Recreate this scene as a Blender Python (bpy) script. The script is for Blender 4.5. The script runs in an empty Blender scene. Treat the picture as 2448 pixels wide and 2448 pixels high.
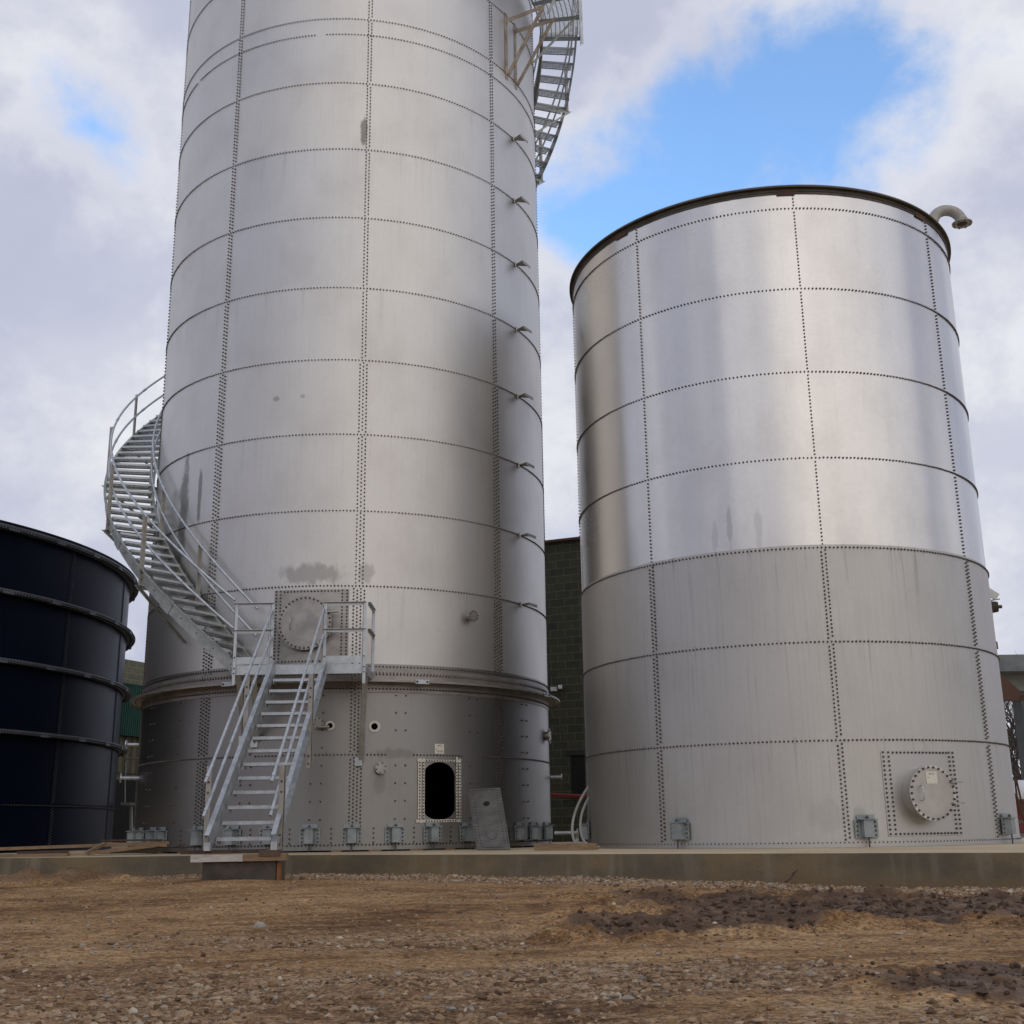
import bpy, bmesh, math, random
from math import sin, cos, pi, radians, sqrt, atan2, hypot
from mathutils import Vector, Matrix, noise
from mathutils.geometry import delaunay_2d_cdt
random.seed(7)
scene = bpy.context.scene
COL = scene.collection

# ------------------------------------------------------------------ camera
PITCH, ROLL = 0.26375, -0.014826
cam_d = bpy.data.cameras.new('camera'); cam = bpy.data.objects.new('camera', cam_d); COL.objects.link(cam)
cam_d.sensor_fit = 'HORIZONTAL'; cam_d.sensor_width = 36.0; cam_d.lens = 36.0 * 2812.94 / 2448.0
cam_d.clip_start = 0.05; cam_d.clip_end = 3000
fw = Vector((0, cos(PITCH), sin(PITCH))); rt = Vector((1, 0, 0)); up = rt.cross(fw)
r2 = rt * cos(ROLL) + up * sin(ROLL); u2 = -rt * sin(ROLL) + up * cos(ROLL)
cam.matrix_world = Matrix(((r2.x, u2.x, -fw.x, 0), (r2.y, u2.y, -fw.y, 0), (r2.z, u2.z, -fw.z, 0.3628), (0, 0, 0, 1)))
scene.camera = cam
scene.render.resolution_x = 1024; scene.render.resolution_y = 1024
vs = scene.view_settings; vs.view_transform = 'Standard'; vs.look = 'None'; vs.gamma = 1; vs.exposure = 0.0; vs.use_curve_mapping = False

# ------------------------------------------------------------------ node helpers
class NT:
    def __init__(s, tree): s.t = tree; s.n = tree.nodes; s.l = tree.links
    def new(s, typ, **kw):
        n = s.n.new(typ)
        for k, v in kw.items(): setattr(n, k, v)
        return n
    def link(s, a, b): s.l.new(a, b)
    def put(s, sock, v):
        if hasattr(v, 'is_linked') or isinstance(v, bpy.types.NodeSocket): s.l.new(v, sock)
        else: sock.default_value = v
    def math(s, op, a, b=None, c=None, clamp=False):
        n = s.n.new('ShaderNodeMath'); n.operation = op; n.use_clamp = clamp
        s.put(n.inputs[0], a)
        if b is not None: s.put(n.inputs[1], b)
        if c is not None: s.put(n.inputs[2], c)
        return n.outputs[0]
    def vmath(s, op, a, b=None):
        n = s.n.new('ShaderNodeVectorMath'); n.operation = op; s.put(n.inputs[0], a)
        if b is not None: s.put(n.inputs[1], b)
        return n.outputs['Value'] if op in ('DOT_PRODUCT', 'LENGTH') else n.outputs[0]
    def mix(s, f, a, b, blend='MIX'):
        n = s.n.new('ShaderNodeMix'); n.data_type = 'RGBA'; n.blend_type = blend
        s.put(n.inputs[0], f); s.put(n.inputs[6], a); s.put(n.inputs[7], b); return n.outputs[2]
    def noise(s, vec, scale, detail=4, rough=0.5, out='Fac', dist=0.0):
        n = s.n.new('ShaderNodeTexNoise'); s.put(n.inputs['Vector'], vec)
        n.inputs['Scale'].default_value = scale; n.inputs['Detail'].default_value = detail
        n.inputs['Roughness'].default_value = rough; n.inputs['Distortion'].default_value = dist
        return n.outputs[out]
    def ramp(s, f, stops, interp='LINEAR'):
        n = s.n.new('ShaderNodeValToRGB'); cr = n.color_ramp; cr.interpolation = interp
        while len(cr.elements) < len(stops): cr.elements.new(0.5)
        for e, (p, c) in zip(cr.elements, stops):
            e.position = p; e.color = (c, c, c, 1) if isinstance(c, (int, float)) else (*c, 1)
        s.put(n.inputs[0], f); return n.outputs[0]
    def smooth(s, x, a, b, lo=0.0, hi=1.0):
        n = s.n.new('ShaderNodeMapRange'); n.interpolation_type = 'SMOOTHSTEP'
        s.put(n.inputs[0], x); n.inputs[1].default_value = a; n.inputs[2].default_value = b
        n.inputs[3].default_value = lo; n.inputs[4].default_value = hi; return n.outputs[0]
    def scale(s, vec, v):
        return s.vmath('MULTIPLY', vec, v)

# ------------------------------------------------------------------ world and sun
SUN_AZ, SUN_EL = radians(156), radians(16)
world = bpy.data.worlds.new('World'); scene.world = world; world.use_nodes = True
w = NT(world.node_tree); w.n.clear()
sky = w.new('ShaderNodeTexSky', sky_type='NISHITA'); sky.sun_disc = False
sky.sun_elevation = SUN_EL; sky.sun_rotation = SUN_AZ; sky.altitude = 100; sky.air_density = 1.0; sky.dust_density = 0.6; sky.ozone_density = 2.0
tc = w.new('ShaderNodeTexCoord'); D = tc.outputs['Generated']
sep = w.new('ShaderNodeSeparateXYZ'); w.link(D, sep.inputs[0])
den = w.math('ADD', w.math('MAXIMUM', sep.outputs[2], 0.0), 0.28)
cmb = w.new('ShaderNodeCombineXYZ')
w.link(w.math('DIVIDE', sep.outputs[0], den), cmb.inputs[0]); w.link(w.math('DIVIDE', sep.outputs[1], den), cmb.inputs[1])
P = cmb.outputs[0]
def blob(c, wa, wb, rot=0.0, k=w):
    c = Vector(c).normalized(); e1 = Vector((c.y, -c.x, 0)).normalized(); e2 = c.cross(e1) * -1
    a = e1 * cos(rot) + e2 * sin(rot); b = -e1 * sin(rot) + e2 * cos(rot)
    x = k.math('DIVIDE', k.vmath('DOT_PRODUCT', D, tuple(a)), wa); y = k.math('DIVIDE', k.vmath('DOT_PRODUCT', D, tuple(b)), wb)
    r = k.math('SQRT', k.math('ADD', k.math('MULTIPLY', x, x), k.math('MULTIPLY', y, y)))
    front = k.math('GREATER_THAN', k.vmath('DOT_PRODUCT', D, tuple(c)), 0.3)
    return k.math('MULTIPLY', k.smooth(r, 0.0, 2.0, 1.0, 0.0), front)
n1 = w.noise(w.scale(D, (1, 1, 1.5)), 3.4, 8, 0.55, dist=0.15)
n2 = w.noise(w.scale(D, (1, 1, 1.7)), 1.9, 6, 0.5, dist=0.1)
n3 = w.noise(D, 8.0, 10, 0.60, dist=0.15)
clear = w.math('ADD', w.math('MULTIPLY', blob((0.172, 0.836, 0.522), 0.145, 0.085, radians(28)), 1.15), w.math('MULTIPLY', blob((0.27, 0.745, 0.610), 0.12, 0.045, radians(-5)), 0.10))
clear = w.math('ADD', clear, w.math('MULTIPLY', blob((0.085, 0.872, 0.480), 0.05, 0.028), 0.55))
clear = w.math('ADD', clear, w.math('MULTIPLY', blob((-0.305, 0.806, 0.507), 0.055, 0.024, radians(-25)), 0.33))
clear = w.math('ADD', clear, w.math('MULTIPLY', w.math('SUBTRACT', n1, 0.5), 1.3))
clear = w.math('ADD', clear, w.math('MULTIPLY', w.math('SUBTRACT', n3, 0.5), 2.0))
clear = w.math('SUBTRACT', clear, w.math('MULTIPLY', blob((0.215, 0.745, 0.635), 0.20, 0.055), 0.42))
mask = w.smooth(clear, 0.28, 0.92, 0.0, 0.92)
# thick grey cloud against thin bright cloud
shade = w.math('ADD', w.math('MULTIPLY', n2, 0.8), w.math('MULTIPLY', n1, 0.45))
shade = w.math('ADD', shade, w.math('MULTIPLY', w.smooth(clear, -0.15, 0.35), 0.16))
cloud = w.ramp(shade, [(0.40, (4.3, 4.6, 6.0)), (0.64, (5.3, 5.6, 6.95)), (0.80, (7.0, 7.15, 8.0)), (0.94, (8.6, 8.65, 9.1))])
# the cloud is thinner and warmer round the hidden sun
sd = Vector((sin(SUN_AZ) * cos(SUN_EL), cos(SUN_AZ) * cos(SUN_EL), sin(SUN_EL)))
ds = w.vmath('DOT_PRODUCT', D, tuple(sd))
glow = w.math('POWER', w.math('MAXIMUM', ds, 0.0), 7.0)
cloud = w.mix(1.0, cloud, w.mix(glow, (0, 0, 0, 1), (4.2, 3.5, 2.3, 1)), 'ADD')
blue = w.mix(1.0, sky.outputs[0], (2.35, 2.9, 3.35, 1), 'MULTIPLY')
col = w.mix(mask, cloud, blue)
bg = w.new('ShaderNodeBackground'); w.link(col, bg.inputs[0]); bg.inputs[1].default_value = 0.10
out = w.new('ShaderNodeOutputWorld'); w.link(bg.outputs[0], out.inputs[0])

sl = bpy.data.lights.new('sun', 'SUN'); sl.energy = 0.5; sl.angle = radians(110); sl.color = (1.0, 0.93, 0.82)
so = bpy.data.objects.new('sun', sl); COL.objects.link(so); so.rotation_euler = sd.to_track_quat('Z', 'Y').to_euler()

# ------------------------------------------------------------------ mesh helpers
class MB:
    def __init__(s): s.v = []; s.f = []; s.m = []; s.sm = []; s.uv = {}
    def add(s, vs, fs, mi=0, smooth=False):
        o = len(s.v); s.v += [tuple(v) for v in vs]
        for f in fs: s.f.append(tuple(i + o for i in f)); s.m.append(mi); s.sm.append(smooth)
    def box(s, c, size, M=None, mi=0):
        x, y, z = [d / 2 for d in size]
        vs = [Vector((a * x, b * y, e * z)) for a in (-1, 1) for b in (-1, 1) for e in (-1, 1)]
        if M is not None: vs = [M @ v for v in vs]
        c = Vector(c); s.add([v + c for v in vs], [(0, 1, 3, 2), (4, 6, 7, 5), (0, 4, 5, 1), (2, 3, 7, 6), (0, 2, 6, 4), (1, 5, 7, 3)], mi)
    def bar(s, p, q, wd, ht, upv=(0, 0, 1), mi=0):
        p = Vector(p); q = Vector(q); d = q - p; L = d.length; d.normalize()
        u = Vector(upv); sx = d.cross(u)
        if sx.length < 1e-4: sx = d.cross(Vector((1, 0, 0)))
        sx.normalize(); uu = sx.cross(d)
        M = Matrix((sx, d, uu)).transposed()
        s.box((p + q) / 2, (wd, L, ht), M, mi)
    def angle(s, p, q, wd=0.06, t=0.006, side=(1, 0, 0), other=(0, 1, 0), mi=0):
        """an L section from p to q: one leg along side, the other along other"""
        p = Vector(p); q = Vector(q); a = Vector(side).normalized(); b = Vector(other).normalized()
        for (u, v) in ((a, b), (b, a)):
            vs = []
            for e in (p, q): vs += [e, e + u * wd, e + u * wd + v * t, e + v * t]
            s.add(vs, [(0, 1, 2, 3), (7, 6, 5, 4), (0, 4, 5, 1), (1, 5, 6, 2), (2, 6, 7, 3), (3, 7, 4, 0)], mi)
    def tube(s, path, r, n=8, mi=0, caps=True):
        path = [Vector(p) for p in path]; rings = []; prev = None
        for i, p in enumerate(path):
            d = (path[min(i + 1, len(path) - 1)] - path[max(i - 1, 0)]).normalized()
            if prev is None:
                a = d.cross(Vector((0, 0, 1)));
                if a.length < 1e-3: a = d.cross(Vector((1, 0, 0)))
                a.normalize()
            else: a = (prev - d * prev.dot(d)).normalized()
            prev = a; b = d.cross(a); rr = r[i] if isinstance(r, (list, tuple)) else r
            rings.append([p + (a * cos(2 * pi * k / n) + b * sin(2 * pi * k / n)) * rr for k in range(n)])
        vs = [v for rg in rings for v in rg]; fs = []
        for i in range(len(rings) - 1):
            for k in range(n): k2 = (k + 1) % n; fs.append((i * n + k, i * n + k2, (i + 1) * n + k2, (i + 1) * n + k))
        s.add(vs, fs, mi, True)
        if caps: s.add(rings[0], [tuple(range(n))], mi); s.add(rings[-1], [tuple(reversed(range(n)))], mi)
    def disc(s, c, nrm, r, th, n=32, mi=0, r_in=None):
        """round plate (or ring) whose back is at c, thickness th along nrm"""
        c = Vector(c); nv = Vector(nrm).normalized(); a = nv.orthogonal().normalized(); b = nv.cross(a)
        if r_in is None:
            lo = [c + (a * cos(2 * pi * k / n) + b * sin(2 * pi * k / n)) * r for k in range(n)]; hi = [p + nv * th for p in lo]
            s.add(lo + hi, [(k, (k + 1) % n, n + (k + 1) % n, n + k) for k in range(n)], mi, True)
            s.add(hi, [tuple(range(n))], mi); s.add(lo, [tuple(reversed(range(n)))], mi)
        else:
            q = []
            for (rr, h) in ((r, 0), (r, th), (r_in, th), (r_in, 0)):
                q.append([c + nv * h + (a * cos(2 * pi * k / n) + b * sin(2 * pi * k / n)) * rr for k in range(n)])
            for j in range(4):
                A, B = q[j], q[(j + 1) % 4]; s.add(A + B, [(k, (k + 1) % n, n + (k + 1) % n, n + k) for k in range(n)], mi, j in (0, 2))
    def bolt(s, p, nrm, upv=(0, 0, 1), r=0.0165, h=0.020, mi=1):
        nv = Vector(nrm); b = Vector(upv); a = b.cross(nv).normalized(); b = nv.cross(a); p = Vector(p)
        vs = []
        for (rr, hh) in ((r, -0.002), (r * 0.97, h * 0.42), (r * 0.55, h)):
            for k in range(6):
                t = k * pi / 3; vs.append(p + (a * cos(t) + b * sin(t)) * rr + nv * hh)
        fs = [(k, (k + 1) % 6, 6 + (k + 1) % 6, 6 + k) for k in range(6)] + [(6 + k, 6 + (k + 1) % 6, 12 + (k + 1) % 6, 12 + k) for k in range(6)] + [tuple(range(12, 18))]
        s.add(vs, fs, mi)
    def mesh(s, name, mats, uvs=None):
        me = bpy.data.meshes.new(name); me.from_pydata(s.v, [], s.f)
        for m in mats: me.materials.append(m)
        me.polygons.foreach_set('material_index', s.m); me.polygons.foreach_set('use_smooth', s.sm)
        me.update(); return me

def link(name, me, parent=None, loc=None):
    o = bpy.data.objects.new(name, me); COL.objects.link(o)
    if loc is not None: o.location = loc
    if parent is not None: o.parent = parent
    return o
def tag(o, label=None, cat=None, group=None, kind=None):
    if label: o['label'] = label
    if cat: o['category'] = cat
    if group: o['group'] = group
    if kind: o['kind'] = kind
    return o
def thing(name, label, cat, loc=(0, 0, 0), rz=0.0, group=None):
    o = bpy.data.objects.new(name, None); COL.objects.link(o); o.location = loc; o.rotation_euler = (0, 0, rz)
    o.empty_display_size = 0.2
    bpy.context.view_layer.update()
    return tag(o, label, cat, group)
def part(name, mb, mats, parent, keep_world=True):
    """mesh in world coordinates, parented so that it stays where it is"""
    me = mb.mesh(name, mats if isinstance(mats, (list, tuple)) else [mats])
    o = bpy.data.objects.new(name, me); COL.objects.link(o)
    root = parent; M = Matrix.Identity(4); chain = []
    while root is not None: chain.append(root); root = root.parent
    for q in reversed(chain): M = M @ Matrix.LocRotScale(q.location, q.rotation_euler, q.scale)
    me.transform(M.inverted()); o.parent = parent
    return o
def copy_tree(o, parent=None):
    c = o.copy(); COL.objects.link(c); c.parent = parent
    for ch in [q for q in bpy.data.objects if q.parent == o]: copy_tree(ch, c)
    return c

# ------------------------------------------------------------------ materials
def new_mat(name):
    m = bpy.data.materials.new(name); m.use_nodes = True; t = NT(m.node_tree); t.n.clear()
    b = t.new('ShaderNodeBsdfPrincipled'); o = t.new('ShaderNodeOutputMaterial'); t.link(b.outputs[0], o.inputs[0]); return m, t, b
def simple(name, c1, c2, rough=0.6, metal=0.0, sc=3.0, stretch=(1, 1, 1), bump=0.0, rough2=None, bscale=None, spec=0.5):
    m, t, b = new_mat(name); tcn = t.new('ShaderNodeTexCoord'); v = t.scale(tcn.outputs['Object'], stretch)
    n = t.noise(v, sc, 6, 0.6); f = t.smooth(n, 0.3, 0.7)
    t.link(t.mix(f, (*c1, 1), (*c2, 1)), b.inputs['Base Color']); b.inputs['Metallic'].default_value = metal
    b.inputs['Specular IOR Level'].default_value = spec
    if rough2 is not None: t.link(t.smooth(n, 0.3, 0.7, rough, rough2), b.inputs['Roughness'])
    else: b.inputs['Roughness'].default_value = rough
    if bump:
        bn = t.new('ShaderNodeBump'); bn.inputs['Strength'].default_value = bump; bn.inputs['Distance'].default_value = 0.02
        t.link(t.noise(v, bscale or sc * 5, 5, 0.6), bn.inputs['Height']); t.link(bn.outputs[0], b.inputs['Normal'])
    return m

def shell_mat(name, col, rough, aniso, streak, blobs=(), wave=0.0, metal=1.0, warm=(1.0, 0.982, 0.935)):
    m, t, b = new_mat(name)
    uvn = t.new('ShaderNodeUVMap'); uvn.uv_map = 'UVMap'; uv = uvn.outputs[0]
    at = t.new('ShaderNodeAttribute'); at.attribute_name = 'sheet'; rnd = at.outputs['Fac']
    s3 = t.new('ShaderNodeSeparateXYZ'); t.link(uv, s3.inputs[0]); U, V = s3.outputs[0], s3.outputs[1]
    cbr = t.new('ShaderNodeCombineXYZ'); t.link(t.math('MULTIPLY', rnd, 5.0), cbr.inputs[0]); t.link(t.math('MULTIPLY', rnd, 8.0), cbr.inputs[1]); uvs = t.vmath('ADD', uv, cbr.outputs[0])
    blotch = t.noise(t.scale(uv, (0.7, 0.5, 1)), 1.3, 5, 0.6)
    fine = t.noise(t.scale(uv, (3.0, 60.0, 1)), 1.0, 3, 0.6)
    mott = t.noise(uv, 14.0, 4, 0.65)
    vst = t.noise(t.scale(uv, (9.0, 0.35, 1)), 1.0, 4, 0.6)
    vst2 = t.noise(t.scale(uv, (26.0, 0.5, 1)), 1.0, 2, 0.5)
    base = (*[c * k for c, k in zip((col,) * 3, warm)], 1)
    dark = (*[c * k * 0.72 for c, k in zip((col,) * 3, (1.0, 0.94, 0.90))], 1)
    c = t.mix(t.smooth(blotch, 0.40, 0.80, 0.0, 0.30), base, dark)
    c = t.mix(0.35, c, t.mix(mott, (0.80, 0.80, 0.80, 1), (1.12, 1.12, 1.12, 1)), 'MULTIPLY')
    c = t.mix(1.0, c, t.mix(rnd, (0.93, 0.935, 0.95, 1), (1.05, 1.04, 1.02, 1)), 'MULTIPLY')
    # runs of dirt below each bolted ring: fade with depth below the ring
    fr = t.math('FRACT', t.math('DIVIDE', t.math('SUBTRACT', V, 0.17), 1.405))
    st = t.math('MULTIPLY', t.math('ADD', t.smooth(vst, 0.57, 0.72), t.smooth(vst2, 0.66, 0.74, 0.0, 0.9)), t.smooth(fr, 0.15, 1.0))
    c = t.mix(t.math('MULTIPLY', st, streak, clamp=True), c, (0.13, 0.115, 0.10, 1))
    # long faint weathering streaks
    c = t.mix(t.math('MULTIPLY', t.smooth(vst2, 0.45, 0.75), streak * 0.35), c, (0.24, 0.22, 0.20, 1))
    stain_refl = None
    for (bu, bv, wu, wv, amt) in blobs:
        x = t.math('DIVIDE', t.math('SUBTRACT', U, bu), wu); y = t.math('DIVIDE', t.math('SUBTRACT', V, bv), wv)
        r = t.math('SQRT', t.math('ADD', t.math('MULTIPLY', x, x), t.math('MULTIPLY', y, y)))
        r = t.math('ADD', r, t.math('MULTIPLY', t.math('SUBTRACT', t.noise(t.scale(uv, (7, 3.5, 1)), 1.0, 6, 0.65), 0.5), 1.8))
        mk = t.smooth(r, 0.55, 1.1, amt, 0.0)
        stain_refl = mk if stain_refl is None else t.math('MAXIMUM', stain_refl, mk)
    if stain_refl is not None: c = t.mix(stain_refl, c, (0.17, 0.155, 0.145, 1))
    t.link(c, b.inputs['Base Color']); b.inputs['Metallic'].default_value = metal
    rg = t.math('ADD', t.math('MULTIPLY', t.math('SUBTRACT', blotch, 0.5), 0.10), t.math('ADD', t.math('MULTIPLY', t.math('SUBTRACT', fine, 0.5), 0.05), rough))
    rg = t.math('ADD', rg, t.math('MULTIPLY', t.math('SUBTRACT', rnd, 0.5), 0.05))
    t.link(rg, b.inputs['Roughness'])
    b.inputs['Anisotropic'].default_value = aniso
    tg = t.new('ShaderNodeTangent'); tg.direction_type = 'RADIAL'; tg.axis = 'Z'; t.link(tg.outputs[0], b.inputs['Tangent'])
    b.inputs['Anisotropic Rotation'].default_value = 0.25
    bn = t.new('ShaderNodeBump'); bn.inputs['Strength'].default_value = 1.0; bn.inputs['Distance'].default_value = 1.0
    h = t.math('MULTIPLY', t.noise(t.scale(uvs, (0.55, 0.45, 1)), 1.0, 1, 0.4), wave)
    h = t.math('ADD', h, t.math('MULTIPLY', t.noise(t.scale(uvs, (1.7, 1.1, 1)), 1.0, 0, 0.45), wave * 0.22))
    t.link(h, bn.inputs['Height']); t.link(bn.outputs[0], b.inputs['Normal'])
    return m

M_UP = shell_mat('stainless_sheet', 0.69, 0.50, 0.5, 0.12,
                 blobs=[(-3.0, 6.0, 0.17, 1.15, 0.75), (-2.52, 6.25, 0.06, 0.65, 0.7), (-0.15, 4.60, 0.60, 0.20, 0.45), (0.76, 4.62, 0.16, 0.2, 0.35), (0.57, 13.15, 0.075, 0.34, 0.75), (-0.9, 7.82, 0.07, 0.06, 0.45), (-0.42, 7.83, 0.06, 0.05, 0.35), (-3.35, 4.7, 0.5, 0.9, 0.3), (-1.2, 3.6, 0.35, 0.25, 0.3)], wave=0.006)
M_LOW = shell_mat('reflection_darkened_sheet', 0.33, 0.46, 0.50, 0.25, blobs=[(1.30, 1.60, 0.35, 0.10, 0.45), (1.05, 1.12, 0.12, 0.16, 0.35)], wave=0.005)  # base courses: the reflection of dark ground is put into the sheet colour
M_T2U = shell_mat('bright_stainless_sheet', 0.68, 0.245, 0.88, 0.05, blobs=[(-1.41, 4.75, 0.045, 0.42, 0.30), (-0.98, 4.72, 0.07, 0.36, 0.22), (-1.65, 4.6, 0.06, 0.25, 0.2)], wave=0.008, warm=(1.0, 0.975, 0.935))  # these blobs are dark reflection streaks painted into the sheet colour
M_T2L = shell_mat('dull_stainless_sheet', 0.60, 0.56, 0.35, 0.33, blobs=[(-0.3, 0.5, 0.30, 0.25, 0.12), (0.12, 0.45, 0.10, 0.2, 0.2)], wave=0.003)
M_NAVY = shell_mat('navy_enamelled_sheet', 0.009, 0.38, 0.0, 0.0, wave=0.004, metal=0.0, warm=(0.30, 0.62, 2.1))
M_NAVY.node_tree.nodes['Principled BSDF'].inputs['Specular IOR Level'].default_value = 0.06
M_BOLT = simple('bolt_cap', (0.050, 0.040, 0.034), (0.10, 0.085, 0.072), 0.5, 0.0, 8)
M_BOLT_RUST = simple('rusty_bolt', (0.055, 0.028, 0.018), (0.10, 0.06, 0.04), 0.7, 0.0, 8)
M_BOLTN = simple('navy_bolt', (0.022, 0.022, 0.030), (0.04, 0.04, 0.05), 0.5, 0.0, 8)
M_GALV = simple('galvanized_steel', (0.44, 0.47, 0.49), (0.60, 0.63, 0.65), 0.42, 0.85, 9, rough2=0.58)
M_GALVD = simple('dull_galvanized_steel', (0.30, 0.32, 0.30), (0.46, 0.48, 0.46), 0.5, 0.7, 6, rough2=0.65)
M_ANCH = simple('grey_galvanized_box', (0.27, 0.30, 0.305), (0.38, 0.415, 0.42), 0.5, 0.6, 7, rough2=0.65)
M_PAINT = simple('weathered_post_steel', (0.34, 0.325, 0.29), (0.44, 0.425, 0.385), 0.6, 0.3, 5)
M_FRAME = simple('dull_steel_plate', (0.30, 0.285, 0.265), (0.42, 0.40, 0.375), 0.5, 0.9, 4)
M_RUSTB = simple('beige_primer_steel', (0.42, 0.38, 0.31), (0.26, 0.19, 0.13), 0.6, 0.2, 4)
M_RIM = simple('mossy_rim_steel', (0.055, 0.045, 0.025), (0.11, 0.095, 0.07), 0.6, 0.2, 3)
M_TAPE = simple('white_sealant', (0.72, 0.70, 0.62), (0.60, 0.57, 0.49), 0.7, 0.0, 20)
M_DARK = simple('dark_interior', (0.008, 0.008, 0.008), (0.012, 0.012, 0.012), 0.9)
M_CONC = simple('concrete', (0.23, 0.195, 0.14), (0.16, 0.135, 0.10), 0.9, 0, 1.1, (1, 1, 1.4), 0.3, bscale=30)
M_WOOD = simple('timber', (0.30, 0.20, 0.11), (0.20, 0.13, 0.075), 0.8, 0, 3, (1, 8, 8), 0.2)
M_WOODD = simple('dark_timber', (0.10, 0.065, 0.045), (0.06, 0.042, 0.032), 0.85, 0, 3, (1, 8, 8), 0.2)
M_WOODW = simple('whitewashed_timber', (0.62, 0.58, 0.52), (0.42, 0.38, 0.33), 0.8, 0, 4, (1, 6, 6), 0.2)
M_LABEL = simple('sticker_paper', (0.74, 0.71, 0.60), (0.68, 0.65, 0.55), 0.6)
M_INK = simple('printed_ink', (0.10, 0.09, 0.09), (0.14, 0.12, 0.12), 0.6)
M_INKG = simple('grey_print', (0.48, 0.46, 0.40), (0.50, 0.48, 0.42), 0.6)
M_RED = simple('red_paint', (0.28, 0.02, 0.015), (0.20, 0.018, 0.014), 0.5, 0, 3)
M_WHITE = simple('white_paint', (0.75, 0.75, 0.74), (0.62, 0.62, 0.60), 0.4, 0, 2)
M_RUBBER = simple('grey_hose', (0.36, 0.35, 0.31), (0.28, 0.27, 0.24), 0.6, 0, 3)
M_BROWN = simple('brown_rusted_steel', (0.11, 0.055, 0.035), (0.065, 0.038, 0.028), 0.8, 0.1, 3)

# ------------------------------------------------------------------ the yard: ground and slab
SLAB_Z = 0.06
EDGE = [(-60, 26.0), (-25, 19.6), (-8.3, 18.5), (-4.2, 17.95), (4.7, 12.95), (14, 7.7), (60, -18.0)]
def edge_y(x):
    for (a, b), (c, d) in zip(EDGE, EDGE[1:]):
        if x <= c: return b + (d - b) * (x - a) / (c - a)
    return EDGE[-1][1]
def sstep(a, b, x):
    t = max(0.0, min(1.0, (x - a) / (b - a))); return t * t * (3 - 2 * t)
def nz(x, y, s, o=0.0): return noise.noise(Vector((x * s + o, y * s - o, o * 0.7)))
def mud_mask(x, y):
    wob = nz(x, y, 0.7, 3) * 0.7 + nz(x, y, 2.2, 5) * 0.4 + nz(x, y, 7, 8) * 0.22
    a = sstep(0.2, 1.2, x + wob) * sstep(8.2, 8.9, y + wob * 0.6 - 0.10 * (x - 3)) * (1 - sstep(11.2, 12.2, y + wob * 0.6))
    b = sstep(1.3, 2.4, x + wob + 0.3 * (y - 5)) * sstep(4.8, 5.6, y + wob) * (1 - sstep(5.8, 6.5, y + wob * 0.8)) * 0.8
    c = (1 - sstep(0.5, 1.1, hypot((x + 6.1) / 1.3, (y - 16.3) / 0.55) + wob * .3)) * 0.55
    return max(a, b * 0.9, c)
def gravel_mask(x, y):
    d = edge_y(x) - y
    wob = nz(x, y, 0.9, 11) * 0.6 + nz(x, y, 3.1, 7) * 0.3
    s = 1 - sstep(0.5, 1.5, d + wob + max(0, -x - 6) * 0.3)
    near = (1 - sstep(4.6, 7.2, y + wob * 2.4 + 0.6 * (x + 1))) * (0.45 + 0.55 * sstep(-0.25, 0.2, nz(x, y, 1.3, 21) + .5 * nz(x, y, 4, 2)))
    p1 = (1 - sstep(0.6, 1.5, hypot((x - 0.1) / 1.3, (y - 6.0) / 0.8) + wob)) * 0.9
    p2 = (1 - sstep(0.5, 1.5, hypot((x + 1.2) / 1.6, (y - 8.2) / 0.7) + wob)) * 0.5
    nr = (1 - sstep(4.3, 5.2, y + wob)) * 0.6 * sstep(-0.1, 0.3, nz(x, y, 1.7, 25))
    return max(s, near, p1, p2, nr)
def ground_z(x, y):
    d = edge_y(x) - y
    zs = -0.225 - 0.018 * max(0, min(6, x + 1)) - 0.012 * max(0, min(6, -x - 4))
    z = zs + (-0.335 - zs) * sstep(2.2, 8.0, d)
    if d > -2 and abs(x) < 30 and y > 1:
        z += 0.020 * nz(x, y, 0.45, 1) + 0.012 * nz(x, y, 1.3, 2)
        if y < 24:
            z += 0.008 * nz(x, y, 4, 3) + 0.006 * nz(x, y, 11, 4)
            z += 0.010 * max(0, noise.fractal(Vector((x * 9, y * 14, 3)), 0.7, 2.2, 3) - 0.25)
            z += 0.0035 * nz(x, y, 27, 4)
            m = mud_mask(x, y)
            if m > 0.01:
                lump = noise.fractal(Vector((x * 1.8, y * 3.2, 0)), 0.9, 2.1, 5)
                edge = m * (1 - m) * 4
                hm = 1.0 if y > 7.5 else 0.45
                z += hm * m * (0.055 * lump + 0.03 * nz(x, y, 9, 6) + 0.016 * nz(x, y, 21, 6)) + hm * edge * 0.085 * max(0, 0.3 + lump)
            g = gravel_mask(x, y)
            z += 0.008 * g * noise.noise(Vector((x * 22, y * 22, 1)))
            z += 0.035 * max(0, 1 - hypot((x + 0.55) / 0.9, (y - 5.7) / 0.35)) * (1 + nz(x, y, 9, 3))
            z += 0.05 * max(0, 1 - hypot((x + 3.4) / 1.5, (y - 14.8) / 1.3))
            z += 0.035 * (1 - sstep(0.0, 0.9, d)) * (0.6 + 0.5 * nz(x, y, 1.7, 9))
            z += 0.13 * max(0, 1 - hypot((x + 6.1) / 1.35, (y - 16.6) / 0.8)) ** 0.8 * (1 + 0.3 * nz(x, y, 5, 2))
    return z
def span(a, b, step): n = max(1, round((b - a) / step)); return [a + (b - a) * i / n for i in range(n)]
xs = [-500, -250, -120, -60, -35, -22, -15, -11] + span(-9, -3.4, 0.055) + span(-3.4, 3.2, 0.030) + span(3.2, 8.5, 0.055) + [8.5, 9.5, 11, 14, 20, 30, 50, 90, 160, 300, 500]
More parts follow.
